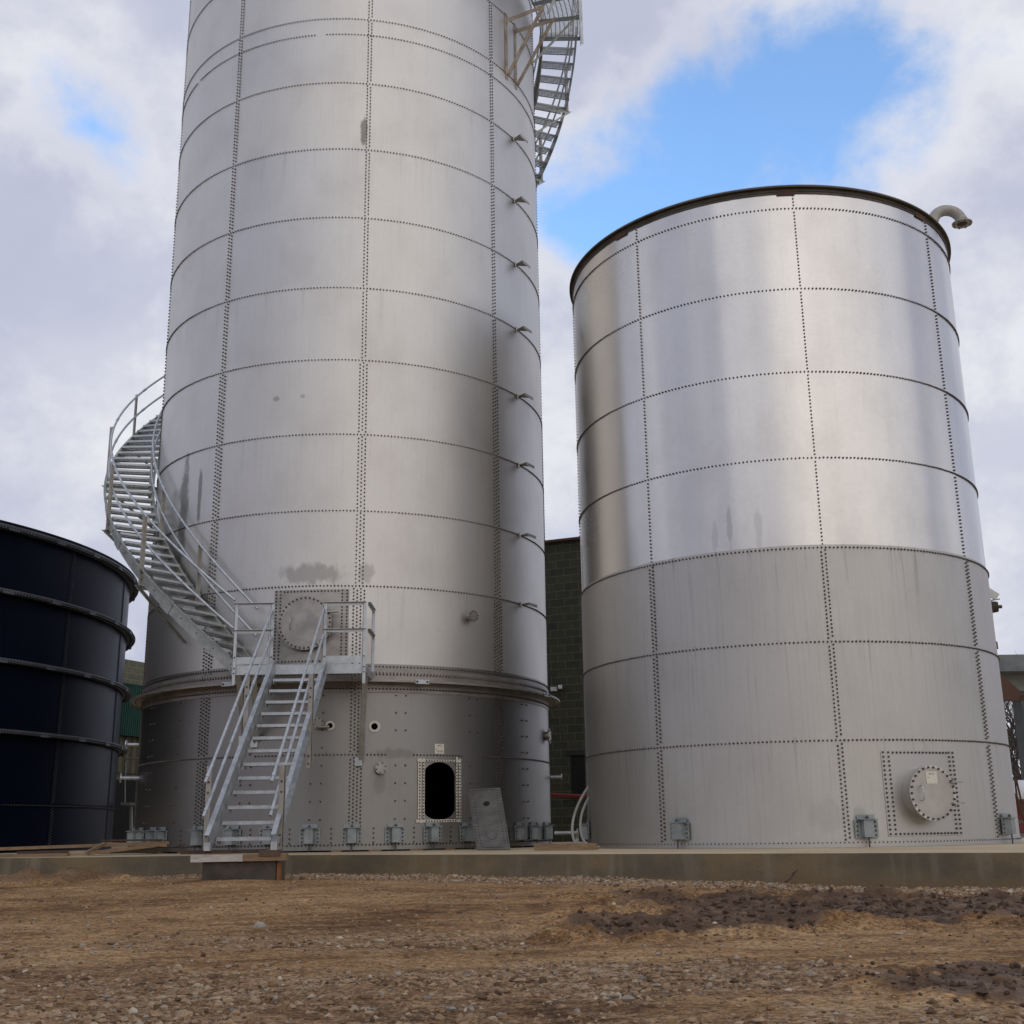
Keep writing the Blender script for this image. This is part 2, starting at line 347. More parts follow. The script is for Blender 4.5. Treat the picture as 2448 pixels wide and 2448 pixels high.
ys = [-500, -250, -120, -60, -30, -12, -4, 0, 1.5, 2.5] + span(3.2, 6.5, 0.022) + span(6.5, 12.6, 0.036) + span(12.6, 18.8, 0.06) + [18.8, 20, 24, 32, 50, 90, 160, 300, 500]
gv = []; mud = []; gra = []
for y in ys:
    for x in xs:
        gv.append((x, y, ground_z(x, y)))
        inn = (abs(x) < 16 and 1 < y < 24)
        mud.append(mud_mask(x, y) if inn else 0.0); gra.append(gravel_mask(x, y) if inn else 0.0)
nx = len(xs); gf = [(j * nx + i, j * nx + i + 1, (j + 1) * nx + i + 1, (j + 1) * nx + i) for j in range(len(ys) - 1) for i in range(nx - 1)]
me = bpy.data.meshes.new('ground'); me.from_pydata(gv, [], gf); me.polygons.foreach_set('use_smooth', [True] * len(gf))
a = me.attributes.new('mud', 'FLOAT', 'POINT'); a.data.foreach_set('value', mud)
a = me.attributes.new('gravel', 'FLOAT', 'POINT'); a.data.foreach_set('value', gra)
m, t, b = new_mat('dirt_ground'); tcn = t.new('ShaderNodeTexCoord'); O = tcn.outputs['Object']
am = t.new('ShaderNodeAttribute'); am.attribute_name = 'mud'; ag = t.new('ShaderNodeAttribute'); ag.attribute_name = 'gravel'
na = t.noise(t.scale(O, (0.55, 1.1, 1)), 1.0, 7, 0.62); nb = t.noise(t.scale(O, (4, 6, 4)), 1.0, 6, 0.68); nc = t.noise(t.scale(O, (26, 34, 26)), 1.0, 4, 0.7)
c = t.ramp(t.math('ADD', t.math('MULTIPLY', na, 0.55), t.math('MULTIPLY', nb, 0.45)), [(0.37, (0.10, 0.050, 0.020)), (0.45, (0.22, 0.120, 0.049)), (0.54, (0.36, 0.216, 0.097)), (0.67, (0.50, 0.335, 0.178))])
c = t.mix(1.0, c, t.mix(t.smooth(nc, 0.34, 0.66), (0.50, 0.47, 0.44, 1), (1.50, 1.47, 1.42, 1)), 'MULTIPLY')  # fine mottling puts the weak small-scale shading into the dirt colour
gcol = t.ramp(nb, [(0.32, (0.095, 0.055, 0.030)), (0.5, (0.23, 0.152, 0.085)), (0.68, (0.38, 0.29, 0.195))])
gcol = t.mix(1.0, gcol, t.mix(t.smooth(nc, 0.36, 0.64), (0.40, 0.38, 0.36, 1), (1.6, 1.58, 1.55, 1)), 'MULTIPLY')
c = t.mix(t.math('MULTIPLY', ag.outputs['Fac'], t.smooth(nb, 0.3, 0.55, 0.35, 0.9)), c, gcol)
mcol = t.ramp(nb, [(0.35, (0.050, 0.026, 0.012)), (0.52, (0.125, 0.070, 0.036)), (0.70, (0.24, 0.150, 0.085))])
mm = t.smooth(t.math('ADD', am.outputs['Fac'], t.math('MULTIPLY', t.math('SUBTRACT', nb, 0.5), 0.8)), 0.25, 0.75)
c = t.mix(mm, c, mcol)
imud = t.math('SUBTRACT', 1.0, mm)
spk = t.noise(t.scale(O, (60, 60, 60)), 1.0, 2, 0.5)
c = t.mix(t.math('MULTIPLY', imud, t.math('MULTIPLY', t.smooth(spk, 0.60, 0.66), t.smooth(na, 0.38, 0.55, 0.25, 0.75))), c, (0.50, 0.42, 0.32, 1))
t.link(c, b.inputs['Base Color']); t.link(t.smooth(mm, 0, 1, 0.93, 0.55), b.inputs['Roughness']); b.inputs['Specular IOR Level'].default_value = 0.25
bn = t.new('ShaderNodeBump'); bn.inputs['Strength'].default_value = 1.0; bn.inputs['Distance'].default_value = 0.05
t.link(t.math('ADD', nb, t.math('MULTIPLY', nc, 0.55)), bn.inputs['Height']); t.link(bn.outputs[0], b.inputs['Normal'])
me.materials.append(m); g = link('ground', me); tag(g, 'brown dirt yard with dark mud ruts and gravel patches', 'ground', kind='structure')

# slab
mb = MB(); back = [(60, 60), (-60, 60)]
pl = EDGE + back; nS = len(pl)
mb.add([(x, y, SLAB_Z) for x, y in pl], [tuple(range(nS))])
for i in range(len(EDGE) - 1):
    (xa, ya), (xb, yb) = EDGE[i], EDGE[i + 1]
    mb.add([(xa, ya, -0.6), (xb, yb, -0.6), (xb, yb, SLAB_Z), (xa, ya, SLAB_Z)], [(0, 1, 2, 3)])
m, t, b = new_mat('slab_concrete'); tcn = t.new('ShaderNodeTexCoord'); O = tcn.outputs['Object']
na = t.noise(t.scale(O, (0.7, 0.7, 1.5)), 1.0, 6, 0.6); nb = t.noise(t.scale(O, (3.2, 3.2, 0.4)), 1.0, 5, 0.6); nc = t.noise(O, 40, 4, 0.6)
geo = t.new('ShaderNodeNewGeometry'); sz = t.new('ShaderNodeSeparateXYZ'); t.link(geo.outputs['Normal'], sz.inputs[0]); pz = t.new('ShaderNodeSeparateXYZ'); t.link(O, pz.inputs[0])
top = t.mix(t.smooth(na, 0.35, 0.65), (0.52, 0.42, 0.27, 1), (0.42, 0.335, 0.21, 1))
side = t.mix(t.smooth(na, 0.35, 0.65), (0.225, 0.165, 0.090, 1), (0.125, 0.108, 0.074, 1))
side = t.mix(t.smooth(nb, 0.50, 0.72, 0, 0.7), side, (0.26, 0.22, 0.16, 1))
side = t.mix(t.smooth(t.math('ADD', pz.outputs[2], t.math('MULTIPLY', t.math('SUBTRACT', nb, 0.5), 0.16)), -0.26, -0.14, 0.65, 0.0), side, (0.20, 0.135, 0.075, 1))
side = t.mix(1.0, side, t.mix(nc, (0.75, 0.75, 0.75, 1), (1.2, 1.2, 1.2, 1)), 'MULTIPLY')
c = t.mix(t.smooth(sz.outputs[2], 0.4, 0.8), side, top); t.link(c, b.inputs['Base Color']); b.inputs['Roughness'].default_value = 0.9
bn = t.new('ShaderNodeBump'); bn.inputs['Strength'].default_value = 0.35; bn.inputs['Distance'].default_value = 0.01; t.link(nc, bn.inputs['Height']); t.link(bn.outputs[0], b.inputs['Normal'])
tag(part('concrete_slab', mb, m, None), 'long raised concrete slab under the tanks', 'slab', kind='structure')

# ------------------------------------------------------------------ bolted tanks
def cyl_pt(cx, cy, R, a, z): a = radians(a); return (cx + R * sin(a), cy - R * cos(a), z)
def cyl_n(a): a = radians(a); return (sin(a), -cos(a), 0)
def course(root, cx, cy, R, z0, z1, seam0, nseam, mat, rows, ring_rows, bolt=M_BOLT, holes=(), seg=14, br=0.0155, arc=None, lap=0.004, spacing=0.060, vstep=0.058, skip=(), uv_a0=0.0, seam_extra=None, spike=0.020):
    """one course of bolted sheets from z0 to z1: the sheets, their lapped edges and their bolts"""
    mb = MB(); uv = []; sheet = []; dA = 360.0 / nseam
    def put(vs, prm, fs, smooth, rnd, mi=0):
        mb.add(vs, fs, mi, smooth)
        for f in fs: uv.extend([prm[i] for i in f]); sheet.append(rnd)
    zt, zb = z1 + 0.045, z0 - 0.045
    for k in range(nseam):
        a0 = seam0 + k * dA - 0.5
        if a0 > 170: a0 -= 360
        a1 = a0 + dA + 1.0; rnd = random.random()
        def Ra(a): return R + lap * (a - a0) / (a1 - a0)
        hl = [h for h in holes if a0 < h[0] < a1]
        if not hl:
            vs = []; prm = []
            for i in range(seg + 1):
                a = a0 + (a1 - a0) * i / seg
                for z in (zb, zt): vs.append(cyl_pt(cx, cy, Ra(a), a, z)); prm.append((radians(a) * R, z))
            fs = [(2 * i, 2 * i + 2, 2 * i + 3, 2 * i + 1) for i in range(seg)]
            put(vs, prm, fs, True, rnd)
        else:
            pts = []; edges = []
            NA, NZ = 40, 8
            for i in range(NA + 1):
                for j in range(NZ + 1):
                    a = a0 + (a1 - a0) * i / NA; z = zb + (zt - zb) * j / NZ
                    if any(abs(radians(a - h[0]) * R) < h[2] + 0.03 and abs(z - h[1]) < h[3] + 0.03 for h in hl): continue
                    pts.append(Vector((radians(a) * R, z)))
            loops = []
            for (ha, hz, hw, hh, poly) in hl:
                L = [Vector((radians(ha) * R + p[0], hz + p[1])) for p in poly]; o = len(pts); pts += L
                edges += [(o + i, o + (i + 1) % len(L)) for i in range(len(L))]; loops.append(L)
            ov, oe, of, *_ = delaunay_2d_cdt(pts, edges, [], 0, 1e-5)
            def inside(p, L):
                c_ = False; j = len(L) - 1
                for i in range(len(L)):
                    if (L[i].y > p.y) != (L[j].y > p.y) and p.x < (L[j].x - L[i].x) * (p.y - L[i].y) / (L[j].y - L[i].y) + L[i].x: c_ = not c_
                    j = i
                return c_
            fs = []
            for f in of:
                cc = sum((ov[i] for i in f), Vector((0, 0))) / len(f)
                if not any(inside(cc, L) for L in loops): fs.append(tuple(f))
            prm = [(p.x, p.y) for p in ov]; vs = [cyl_pt(cx, cy, Ra(math.degrees(p.x / R)), math.degrees(p.x / R), p.y) for p in ov]
            put(vs, prm, fs, True, rnd)
            for L in loops:      # plate edge in the opening
                vs = []; prm = []
                for p in L:
                    for dr in (0.0, -0.012): vs.append(cyl_pt(cx, cy, R + lap * 0.5 + dr, math.degrees(p.x / R), p.y)); prm.append((p.x, p.y))
                n = len(L); put(vs, prm, [(2 * i, 2 * i + 1, 2 * ((i + 1) % n) + 1, 2 * ((i + 1) % n)) for i in range(n)], False, rnd)
        # exposed sheet edges: far end of the lap, and the top edge
        vs = [cyl_pt(cx, cy, R + lap, a1, zb), cyl_pt(cx, cy, R - 0.004, a1, zb), cyl_pt(cx, cy, R - 0.004, a1, zt), cyl_pt(cx, cy, R + lap, a1, zt)]
        put(vs, [(radians(a1) * R, z0)] * 4, [(0, 1, 2, 3)], False, 0.0)
        for zz in (zb, zt):
            vs = []; prm = []
            for i in range(seg + 1):
                a = a0 + (a1 - a0) * i / seg
                vs.append(cyl_pt(cx, cy, Ra(a), a, zz)); vs.append(cyl_pt(cx, cy, R - 0.006, a, zz)); prm += [(radians(a) * R, z0)] * 2
            put(vs, prm, [(2 * i, 2 * i + 1, 2 * i + 3, 2 * i + 2) for i in range(seg)], False, 0.0)
    nf = len(mb.f)
    lo, hi = arc if arc else (-180, 180)
    def blt(a, z, RR=R + lap):
        a = (a + 180) % 360 - 180
        if not (lo <= a <= hi): return
        for (s0, s1, q0, q1) in skip:
            if s0 < a < s1 and q0 < z < q1: return
        mb.bolt(cyl_pt(cx, cy, RR, a, z), cyl_n(a), r=br * random.uniform(0.92, 1.06), h=spike)
    step = math.degrees(spacing / R)
    for z in ring_rows:
        n = round(360 / step)
        for i in range(n): blt(-180 + 360 * i / n, z + random.uniform(-.002, .002), R + lap)
    for k in range(nseam):
        a = seam0 + k * dA; nr = rows
        for j in range(nr):
            aa = a + (j - (nr - 1) / 2) * math.degrees(0.060 / R); z = z0 + 0.055 + (vstep / 2 if j % 2 else 0)
            while z < z1 - 0.03: blt(aa, z); z += vstep
    if seam_extra: seam_extra(blt)
    me = mb.mesh('shell_course', [mat, bolt])
    ul = me.uv_layers.new(name='UVMap'); flat = [0.0] * (2 * len(me.loops))
    for i, q in enumerate(uv): flat[2 * i] = q[0]; flat[2 * i + 1] = q[1]
    ul.data.foreach_set('uv', flat)
    at = me.attributes.new('sheet', 'FLOAT', 'FACE'); at.data.foreach_set('value', sheet + [0.5] * (len(me.polygons) - nf))
    co = me.vertices; cn = []
    for p_ in me.polygons:
        sh = p_.index < nf and p_.use_smooth
        for vi in p_.vertices:
            if sh:
                v_ = co[vi].co; d_ = Vector((v_.x - cx, v_.y - cy, 0)).normalized(); cn.append(d_)
            else: cn.append(p_.normal.copy())
    me.normals_split_custom_set(cn)
    me.transform(Matrix.Translation(-Vector(root.location)))
    return link('shell_course', me, root)
def arc_strip(mb, cx, cy, Ra, Rb, za, zb, a0, a1, n=96, mi=0, smooth=True):
    vs = []; 
    for i in range(n + 1):
        a = a0 + (a1 - a0) * i / n; vs.append(cyl_pt(cx, cy, Ra, a, za)); vs.append(cyl_pt(cx, cy, Rb, a, zb))
    mb.add(vs, [(2 * i, 2 * i + 2, 2 * i + 3, 2 * i + 1) for i in range(n)], mi, smooth)
def arc_box(mb, cx, cy, R0, R1_, z0, z1, a0, a1, n=96, mi=0):
    arc_strip(mb, cx, cy, R1_, R1_, z0, z1, a0, a1, n, mi); arc_strip(mb, cx, cy, R0, R0, z1, z0, a0, a1, n, mi)
    arc_strip(mb, cx, cy, R0, R1_, z0, z0, a0, a1, n, mi, False); arc_strip(mb, cx, cy, R1_, R0, z1, z1, a0, a1, n, mi, False)
    for a in (a0, a1):
        vs = [cyl_pt(cx, cy, R0, a, z0), cyl_pt(cx, cy, R1_, a, z0), cyl_pt(cx, cy, R1_, a, z1), cyl_pt(cx, cy, R0, a, z1)]
        mb.add(vs, [(0, 1, 2, 3)], mi)
def curved_box(mb, cx, cy, R, t, a0, a1, z0, z1, mi=0): arc_box(mb, cx, cy, R, R + t, z0, z1, a0, a1, 12, mi)
def cone_roof(root, cx, cy, R, z, mat):
    mb = MB(); n = 72; vs = [cyl_pt(cx, cy, R, 360 * i / n, z) for i in range(n)] + [(cx, cy, z + R * 0.06)]
    mb.add(vs, [(i, (i + 1) % n, n) for i in range(n)], 0, True); return part('roof', mb, mat, root)
def frame_at(cx, cy, R, a, z): # position, outward normal, tangent (towards increasing angle)
    return Vector(cyl_pt(cx, cy, R, a, z)), Vector(cyl_n(a)), Vector((cos(radians(a)), sin(radians(a)), 0))

# ---- tall tank
X1, Y1, R1 = -3.2633, 23.4573, 3.900
T1 = thing('storage_tank', 'tallest stainless bolted tank with a winding stair and an open doorway at its base', 'storage tank', (X1, Y1, SLAB_Z))
Z1 = [0.13, 1.585, 3.03, 4.396, 5.715, 7.106, 8.507, 9.914, 11.33, 12.76, 14.19, 15.62, 17.04, 18.46, 19.88, 21.3, 22.7]
def oval(w_, h_, n=14):
    r = w_; P_ = []
    for i in range(n + 1): t_ = pi * i / n; P_.append((r * cos(t_), h_ - r * 0.8 + r * 0.8 * sin(t_)))
    for i in range(n + 1): t_ = pi + pi * i / n; P_.append((r * cos(t_), -h_ + r * 0.62 + r * 0.62 * sin(t_)))
    return P_
def circ(r, n=16): return [(r * cos(2 * pi * i / n), r * sin(2 * pi * i / n)) for i in range(n)]
DOOR = (30.45, 1.005, 0.30, 0.475, oval(0.295, 0.468))
HOLE = (13.9, 2.04, 0.06, 0.06, circ(0.052))
HOLE2 = (3.3, 2.055, 0.05, 0.05, circ(0.042))
pairs = [(-56, -53.2), (-41.9, -39.6), (-18.6, -16.0), (-1.0, 1.5), (19.15, 21.6), (39.3, 41.8), (60, 62.4)]
def mk_pairs(z0, z1):
    def fn(blt):
        for (a, b_) in pairs:
            z = 0.56
            while z < 2.6:
                if z0 <= z < z1: blt(a, z); blt(b_, z)
                z += 0.285
        if z0 < 0.3:
            for a in mids:
                for z in (0.20, 0.27, 0.345, 0.42): blt(a, z); 
    return fn
anch1 = [-75, -67.1, -57.5, -49.1, -44.3, -30.1, -20.15, -10.6, -0.75, 9.0, 19.17, 28.6, 38.4, 48.5, 57.6, 65.2, 75.5]
mids = [-36.5, -25.2, -15.4, -5.6, 4.2, 14.1, 23.9, 33.6, 43.6, 53.5]
for i in range(len(Z1) - 1):
    z0, z1 = Z1[i], Z1[i + 1]
    rows = 4 if i < 3 else (3 if i < 6 else 2)
    if i < 3: rr = 4
    ring = [z1] if i != 1 else []
    if i == 0: ring = [z1, 0.165]
    if i == 1: ring = [2.925, 2.66]
    if i == 2: ring = [3.03, z1]
    if i == 10: ring = [z1, 15.27]
    skip = [(17, 23.5, 1.5, 1.7), (37.5, 43.2, 1.5, 1.7), (24.6, 36.4, 0.5, 1.54), (-19.5, -15, 1.5, 1.7)] if i < 2 else ([(-12.5, 8.0, 3.05, 4.36)] if i == 2 else ([(-51.4, -49.5, 15.2, 15.35), (-5.8, -3.5, 15.2, 15.35)] if i == 10 else []))
    course(T1, X1, Y1, R1 + 0.0022 * (len(Z1) - i) - 0.02, z0, z1, 9.58, 9, M_LOW if i < 2 else M_UP, rows, ring, M_BOLT if i > 1 else M_BOLT, holes=[DOOR] if i == 0 else ([HOLE, HOLE2] if i == 1 else []), arc=(-100, 118), skip=skip, seam_extra=mk_pairs(z0, z1) if i < 2 else None, vstep=0.060 if i < 3 else 0.070, br=0.0165 if i < 3 else 0.015)
cone_roof(T1, X1, Y1, R1, 22.72, M_LOW)
# wide flange between the base section and the tank
mb = MB(); arc_box(mb, X1, Y1, 3.93, 4.145, 2.775, 2.790, -180, 180, 180); arc_box(mb, X1, Y1, 4.140, 4.155, 2.752, 2.785, -180, 180, 180)
arc_box(mb, X1, Y1, 3.922, 3.932, 2.60, 2.774, -180, 180, 180); arc_box(mb, X1, Y1, 3.922, 3.934, 2.80, 2.985, -180, 180, 180)
for z in (2.66, 2.90):
    n = 420
    for i in range(n):
        a = -100 + 218 * i / 254.0
        if a < 118: mb.bolt(cyl_pt(X1, Y1, 3.934, a, z), cyl_n(a))
for i in range(44):
    p, n_, tg = frame_at(X1, Y1, 4.05, -100 + i * 5, 2.775); mb.bolt(p, (0, 0, -1), (1, 0, 0), r=0.014)
fl = part('flange_ring', mb, [simple('brownish_flange_steel', (0.27, 0.25, 0.225), (0.38, 0.355, 0.325), 0.5, 0.85, 3), M_BOLT], T1)
for aa in (24.5, -21.0, 68):
    mb = MB(); p, n_, tg = frame_at(X1, Y1, 4.158, aa, 2.765); mb.box(p, (0.24, 0.02, 0.07), Matrix((tg, n_, Vector((0, 0, 1)))).transposed())
    for s_ in (-0.09, 0.09): mb.bolt(p + tg * s_ + n_ * 0.01, n_, r=0.02)
    part('splice_plate', mb, [M_GALV, M_BOLT], fl)
# big round manhole above the platform
mb = MB(); curved_box(mb, X1, Y1, R1 + 0.018, 0.006, -11.5, 7.2, 3.09, 4.335)
for a in (-11.0, -9.9, 5.5, 6.7):
    z = 3.12
    while z < 4.32: mb.bolt(cyl_pt(X1, Y1, R1 + 0.024, a, z), cyl_n(a)); z += 0.057
a = -8.9
while a < 5:
    for z in (3.12, 4.305): mb.bolt(cyl_pt(X1, Y1, R1 + 0.024, a, z), cyl_n(a))
    a += 0.84
mp = part('manhole_panel', mb, [M_FRAME, M_BOLT], T1)
def manhole_cover(panel, cx, cy, R, a, z, r, depth, nb, hinge_side=1, tape=(), mat=None):
    p, n_, tg = frame_at(cx, cy, R, a, z); upz = Vector((0, 0, 1))
    mb = MB(); mb.disc(p - n_ * 0.05, n_, r * 0.93, depth + 0.03, 40); mb.disc(p + n_ * (depth - 0.04), n_, r, 0.016, 48); mb.disc(p + n_ * (depth - 0.018), n_, r, 0.016, 48)
    for i in range(nb):
        t_ = 2 * pi * i / nb; mb.bolt(p + n_ * (depth - 0.002) + (tg * cos(t_) + upz * sin(t_)) * (r - 0.032), n_, r=0.018, h=0.026)
    cv = part('manhole_cover', mb, [mat or M_FRAME, M_BOLT], panel)
    mb = MB(); h0 = p + n_ * depth - tg * r * 0.52
    mb.tube([h0 + upz * 0.10, h0 + upz * 0.10 + n_ * 0.05, h0 - upz * 0.10 + n_ * 0.05, h0 - upz * 0.10], 0.009, 6); part('handle', mb, M_GALV, cv)
    for s_ in (0.38, -0.36):
        mb = MB(); q = p + n_ * depth + tg * (r + 0.01) * hinge_side + upz * r * s_; mb.box(q, (0.19, 0.07, 0.02), Matrix((tg, n_, upz)).transposed()); mb.tube([q - tg * 0.04 - upz * 0.06, q - tg * 0.04 + upz * 0.06], 0.012, 6)
        part('hinge', mb, M_GALVD, cv)
    return cv, p, n_, tg
manhole_cover(mp, X1, Y1, R1 + 0.03, -3.2, 3.75, 0.455, 0.10, 36)
# doorway frame with white sealant round the oval opening
mb = MB()
Rf = R1 + 0.032
for (a0, a1, z0, z1) in ((24.75, 25.65, 0.53, 1.53), (25.95, 26.5, 0.53, 1.53), (35.0, 35.6, 0.53, 1.56), (35.85, 36.5, 0.53, 1.53), (24.5, 36.5, 1.475, 1.51), (24.3, 36.5, 0.50, 0.545), (25.4, 25.9, 0.49, 0.53)):
    curved_box(mb, X1, Y1, Rf, 0.004, a0, a1, z0, z1)
for a in (25.2, 26.2, 35.25, 36.15):
    z = 0.56
    while z < 1.47: mb.bolt(cyl_pt(X1, Y1, Rf + 0.004, a, z), cyl_n(a), r=0.013); z += 0.05
a = 26.9
while a < 34.9:
    for z in (0.522, 1.492): mb.bolt(cyl_pt(X1, Y1, Rf + 0.004, a, z), cyl_n(a), r=0.013)
    a += 0.72
part('doorway_frame', mb, [M_TAPE, M_BOLT_RUST], T1)
def sticker(root, cx, cy, R, a, z, w_, h_, name='name_plate'):
    p, n_, tg = frame_at(cx, cy, R, a, z); M = Matrix((tg, n_, Vector((0, 0, 1)))).transposed(); U = Vector((0, 0, 1))
    mb = MB(); mb.box(p, (w_, 0.006, h_), M)
    q = p + n_ * 0.005
    mb.disc(q - tg * w_ * 0.12 + U * h_ * 0.32, n_, h_ * 0.07, 0.002, 10, 1); mb.box(q + tg * w_ * 0.10 + U * h_ * 0.32, (w_ * 0.26, 0.002, h_ * 0.05), M, 1)
    mb.box(q - tg * w_ * 0.36 - U * h_ * 0.05, (w_ * 0.10, 0.002, h_ * 0.06), M, 1); mb.box(q + tg * w_ * 0.08 - U * h_ * 0.24, (w_ * 0.7, 0.002, h_ * 0.22), M, 2)
    return part(name, mb, [M_LABEL, M_INK, M_INKG], root)
sticker(T1, X1, Y1, R1 + 0.025, 30.4, 1.69, 0.175, 0.165)
# blind flanges, ports and pipe stubs
def nozzle(root, cx, cy, R, a, z, r, L, nb=6, mat=M_FRAME, body=None):
    p, n_, tg = frame_at(cx, cy, R, a, z); mb = MB(); mb.tube([p - n_ * 0.05, p + n_ * L], body or r * 0.6, 14); mb.disc(p + n_ * (L - 0.02), n_, r, 0.022, 20)
    for i in range(nb):
        t_ = 2 * pi * (i + .3) / nb; mb.bolt(p + n_ * L + (tg * cos(t_) + Vector((0, 0, 1)) * sin(t_)) * r * 0.78, n_, r=0.013)
    return part('nozzle', mb, [mat, M_BOLT], root)
nozzle(T1, X1, Y1, R1, 39.3, 3.98, 0.105, 0.15, 8)
nozzle(T1, X1, Y1, R1, 15.5, 1.37, 0.10, 0.10, 6)
nozzle(T1, X1, Y1, R1, 0.6, 2.10, 0.095, 0.08, 6)
nozzle(T1, X1, Y1, R1, 78.5, 2.07, 0.14, 0.10, 6)
nozzle(T1, X1, Y1, R1, 86.5, 1.33, 0.06, 0.26, 4, M_GALV, 0.030)
nozzle(T1, X1, Y1, R1, -84.0, 2.05, 0.085, 0.36, 4, M_GALV, 0.032)
nozzle(T1, X1, Y1, R1, -67.5, 1.37, 0.085, 0.34, 4, M_GALV, 0.032)
def port_plate(a, z, r):
    mb = MB(); p, n_, tg = frame_at(X1, Y1, R1 + 0.026, a, z); mb.disc(p, n_, r * 1.75, 0.006, 12, 0, r_in=r)
    part('port_gasket', mb, M_TAPE, T1)
port_plate(13.9, 2.04, 0.056); port_plate(3.3, 2.055, 0.045)
mb = MB(); p, n_, tg = frame_at(X1, Y1, R1 + 0.03, 2.2, 2.03); mb.tube([p - tg * 0.10 + n_ * 0.07, p + tg * 0.07 + n_ * 0.05], 0.028, 8); part('pipe_stub', mb, M_FRAME, T1)
# anchor chairs round the foot
def anchor_chair(root, cx, cy, R, a, mat=M_ANCH):
    p, n_, tg = frame_at(cx, cy, R, a, 0.31); U = Vector((0, 0, 1)); M = Matrix((tg, n_, U)).transposed()
    mb = MB(); mb.box(p + n_ * 0.006, (0.33, 0.008, 0.25), M)
    hw = 0.075; d = 0.115
    vs = [p - tg * hw * 1.15 + n_ * 0.01, p - tg * hw * 0.9 + n_ * d, p + tg * hw * 0.9 + n_ * d, p + tg * hw * 1.15 + n_ * 0.01]
    L = [v - U * 0.115 for v in vs] + [v + U * 0.115 for v in vs]
    mb.add(L, [(0, 1, 5, 4), (1, 2, 6, 5), (2, 3, 7, 6), (0, 3, 2, 1), (4, 5, 6, 7)])
    for s_ in (-1, 1):
        for k in range(4): mb.bolt(p + n_ * 0.010 + tg * s_ * 0.128 + U * (-0.09 + 0.06 * k), n_, r=0.014)
    ch = part('anchor_chair', mb, [mat, M_BOLT], root)
    mb = MB(); mb.box(p + n_ * 0.075 + U * 0.125, (0.25, 0.13, 0.012), M); mb.box(p + n_ * 0.012 + U * 0.155, (0.25, 0.008, 0.06), M); part('top_plate', mb, mat, ch)
    mb = MB(); mb.tube([p + n_ * 0.07 + U * 0.175, p + n_ * 0.07 - U * (0.31 - SLAB_Z)], 0.011, 6); mb.disc(p + n_ * 0.07 + U * 0.131, (0, 0, 1), 0.026, 0.024, 6); part('anchor_rod', mb, M_BOLT, ch)
    return ch
for a in anch1: anchor_chair(T1, X1, Y1, R1 + 0.025, a)
# row of small steel brackets up the right side
for z in Z1[3:11]:
    mb = MB(); q = [Vector(cyl_pt(X1, Y1, R_, a_, z)) for R_, a_ in ((R1 + 0.015, 60.5), (4.12, 59.5), (4.13, 63.8), (R1 + 0.015, 61.6))]; e = Vector((0, 0, .008))
    mb.add(q + [v + e for v in q], [(3, 2, 1, 0), (4, 5, 6, 7), (0, 1, 5, 4), (1, 2, 6, 5), (2, 3, 7, 6), (3, 0, 4, 7)])
    mb.bar(q[1] + Vector((0, 0, -.02)), q[2] + Vector((0, 0, -.02)), 0.007, 0.055); mb.bar(q[0] + Vector((0, 0, -.05)), q[0] + Vector((0, 0, .05)), .05, .02)
    part('support_bracket', mb, M_FRAME, T1)
# platform wall brackets high up
for a in (57.4, 63.2):
    mb = MB(); A = Vector(cyl_pt(X1, Y1, R1, a, 16.95)); Bo = Vector(cyl_pt(X1, Y1, 4.72, a + 1.5, 17.02)); Cw = Vector(cyl_pt(X1, Y1, R1, a, 15.60))
    tg = Vector((cos(radians(a)), sin(radians(a)), 0)); nn = Vector(cyl_n(a))
    mb.angle(A, Bo, 0.09, 0.009, tg, (0, 0, -1)); mb.angle(Cw, Bo, 0.10, 0.009, tg, nn); mb.bar(Cw - Vector((0, 0, .12)), A + Vector((0, 0, .15)), .10, .010, nn)
    mb.bar(Cw, Cw + Vector((0, 0, .18)), .05, .05); part('wall_bracket', mb, M_RUSTB, T1)

# ---- shorter bright tank
X2, Y2, R2 = 4.6542, 20.3848, 3.430
T2 = thing('storage_tank', 'shorter stainless bolted tank with bright upper courses and a dark rim', 'storage tank', (X2, Y2, SLAB_Z))
Z2 = [0.11, 1.5206, 2.9232, 4.3223, 5.7185, 7.1074, 8.5048, 9.9087, 10.20]
for i in range(8):
    z0, z1 = Z2[i], Z2[i + 1]; low = i < 3
    ring = [z1] if i < 7 else []
    if i == 0: ring = [z1, 0.125]
    skip = [(7.9, 29.4, 0.15, 1.42)] if i == 0 else []
    course(T2, X2, Y2, R2 + (0.016 if low else 0.0) + 0.001 * (8 - i), z0, z1, -1.18, 8, M_T2L if low else M_T2U, 2 if low else 1, ring, arc=(-112, 92), skip=skip)
cone_roof(T2, X2, Y2, R2, 10.22, M_T2L)
mb = MB(); arc_box(mb, X2, Y2, R2 + 0.006, R2 + 0.014, 10.165, 10.262, -180, 180, 180); arc_box(mb, X2, Y2, R2 + 0.006, R2 + 0.072, 10.263, 10.273, -180, 180, 180)
arc_box(mb, X2, Y2, R2 + 0.02, R2 + 0.072, 10.274, 10.290, -180, 180, 180)
n = 380
for i in range(n):
    a = -115 + 210 * i / n; mb.bolt(cyl_pt(X2, Y2, R2 + 0.014, a, 10.21), cyl_n(a), r=0.013, h=0.016); mb.bolt(cyl_pt(X2, Y2, R2 + 0.05, a, 10.29), (0, 0, 1), (1, 0, 0), r=0.013, h=0.02)
rim = part('rim_flange', mb, [M_RIM, M_BOLT], T2)
for a in (-52, -3, 41):
    mb = MB(); curved_box(mb, X2, Y2, R2 + 0.015, 0.010, a - 2.4, a + 2.4, 10.14, 10.25); part('splice_plate', mb, M_BROWN, rim)
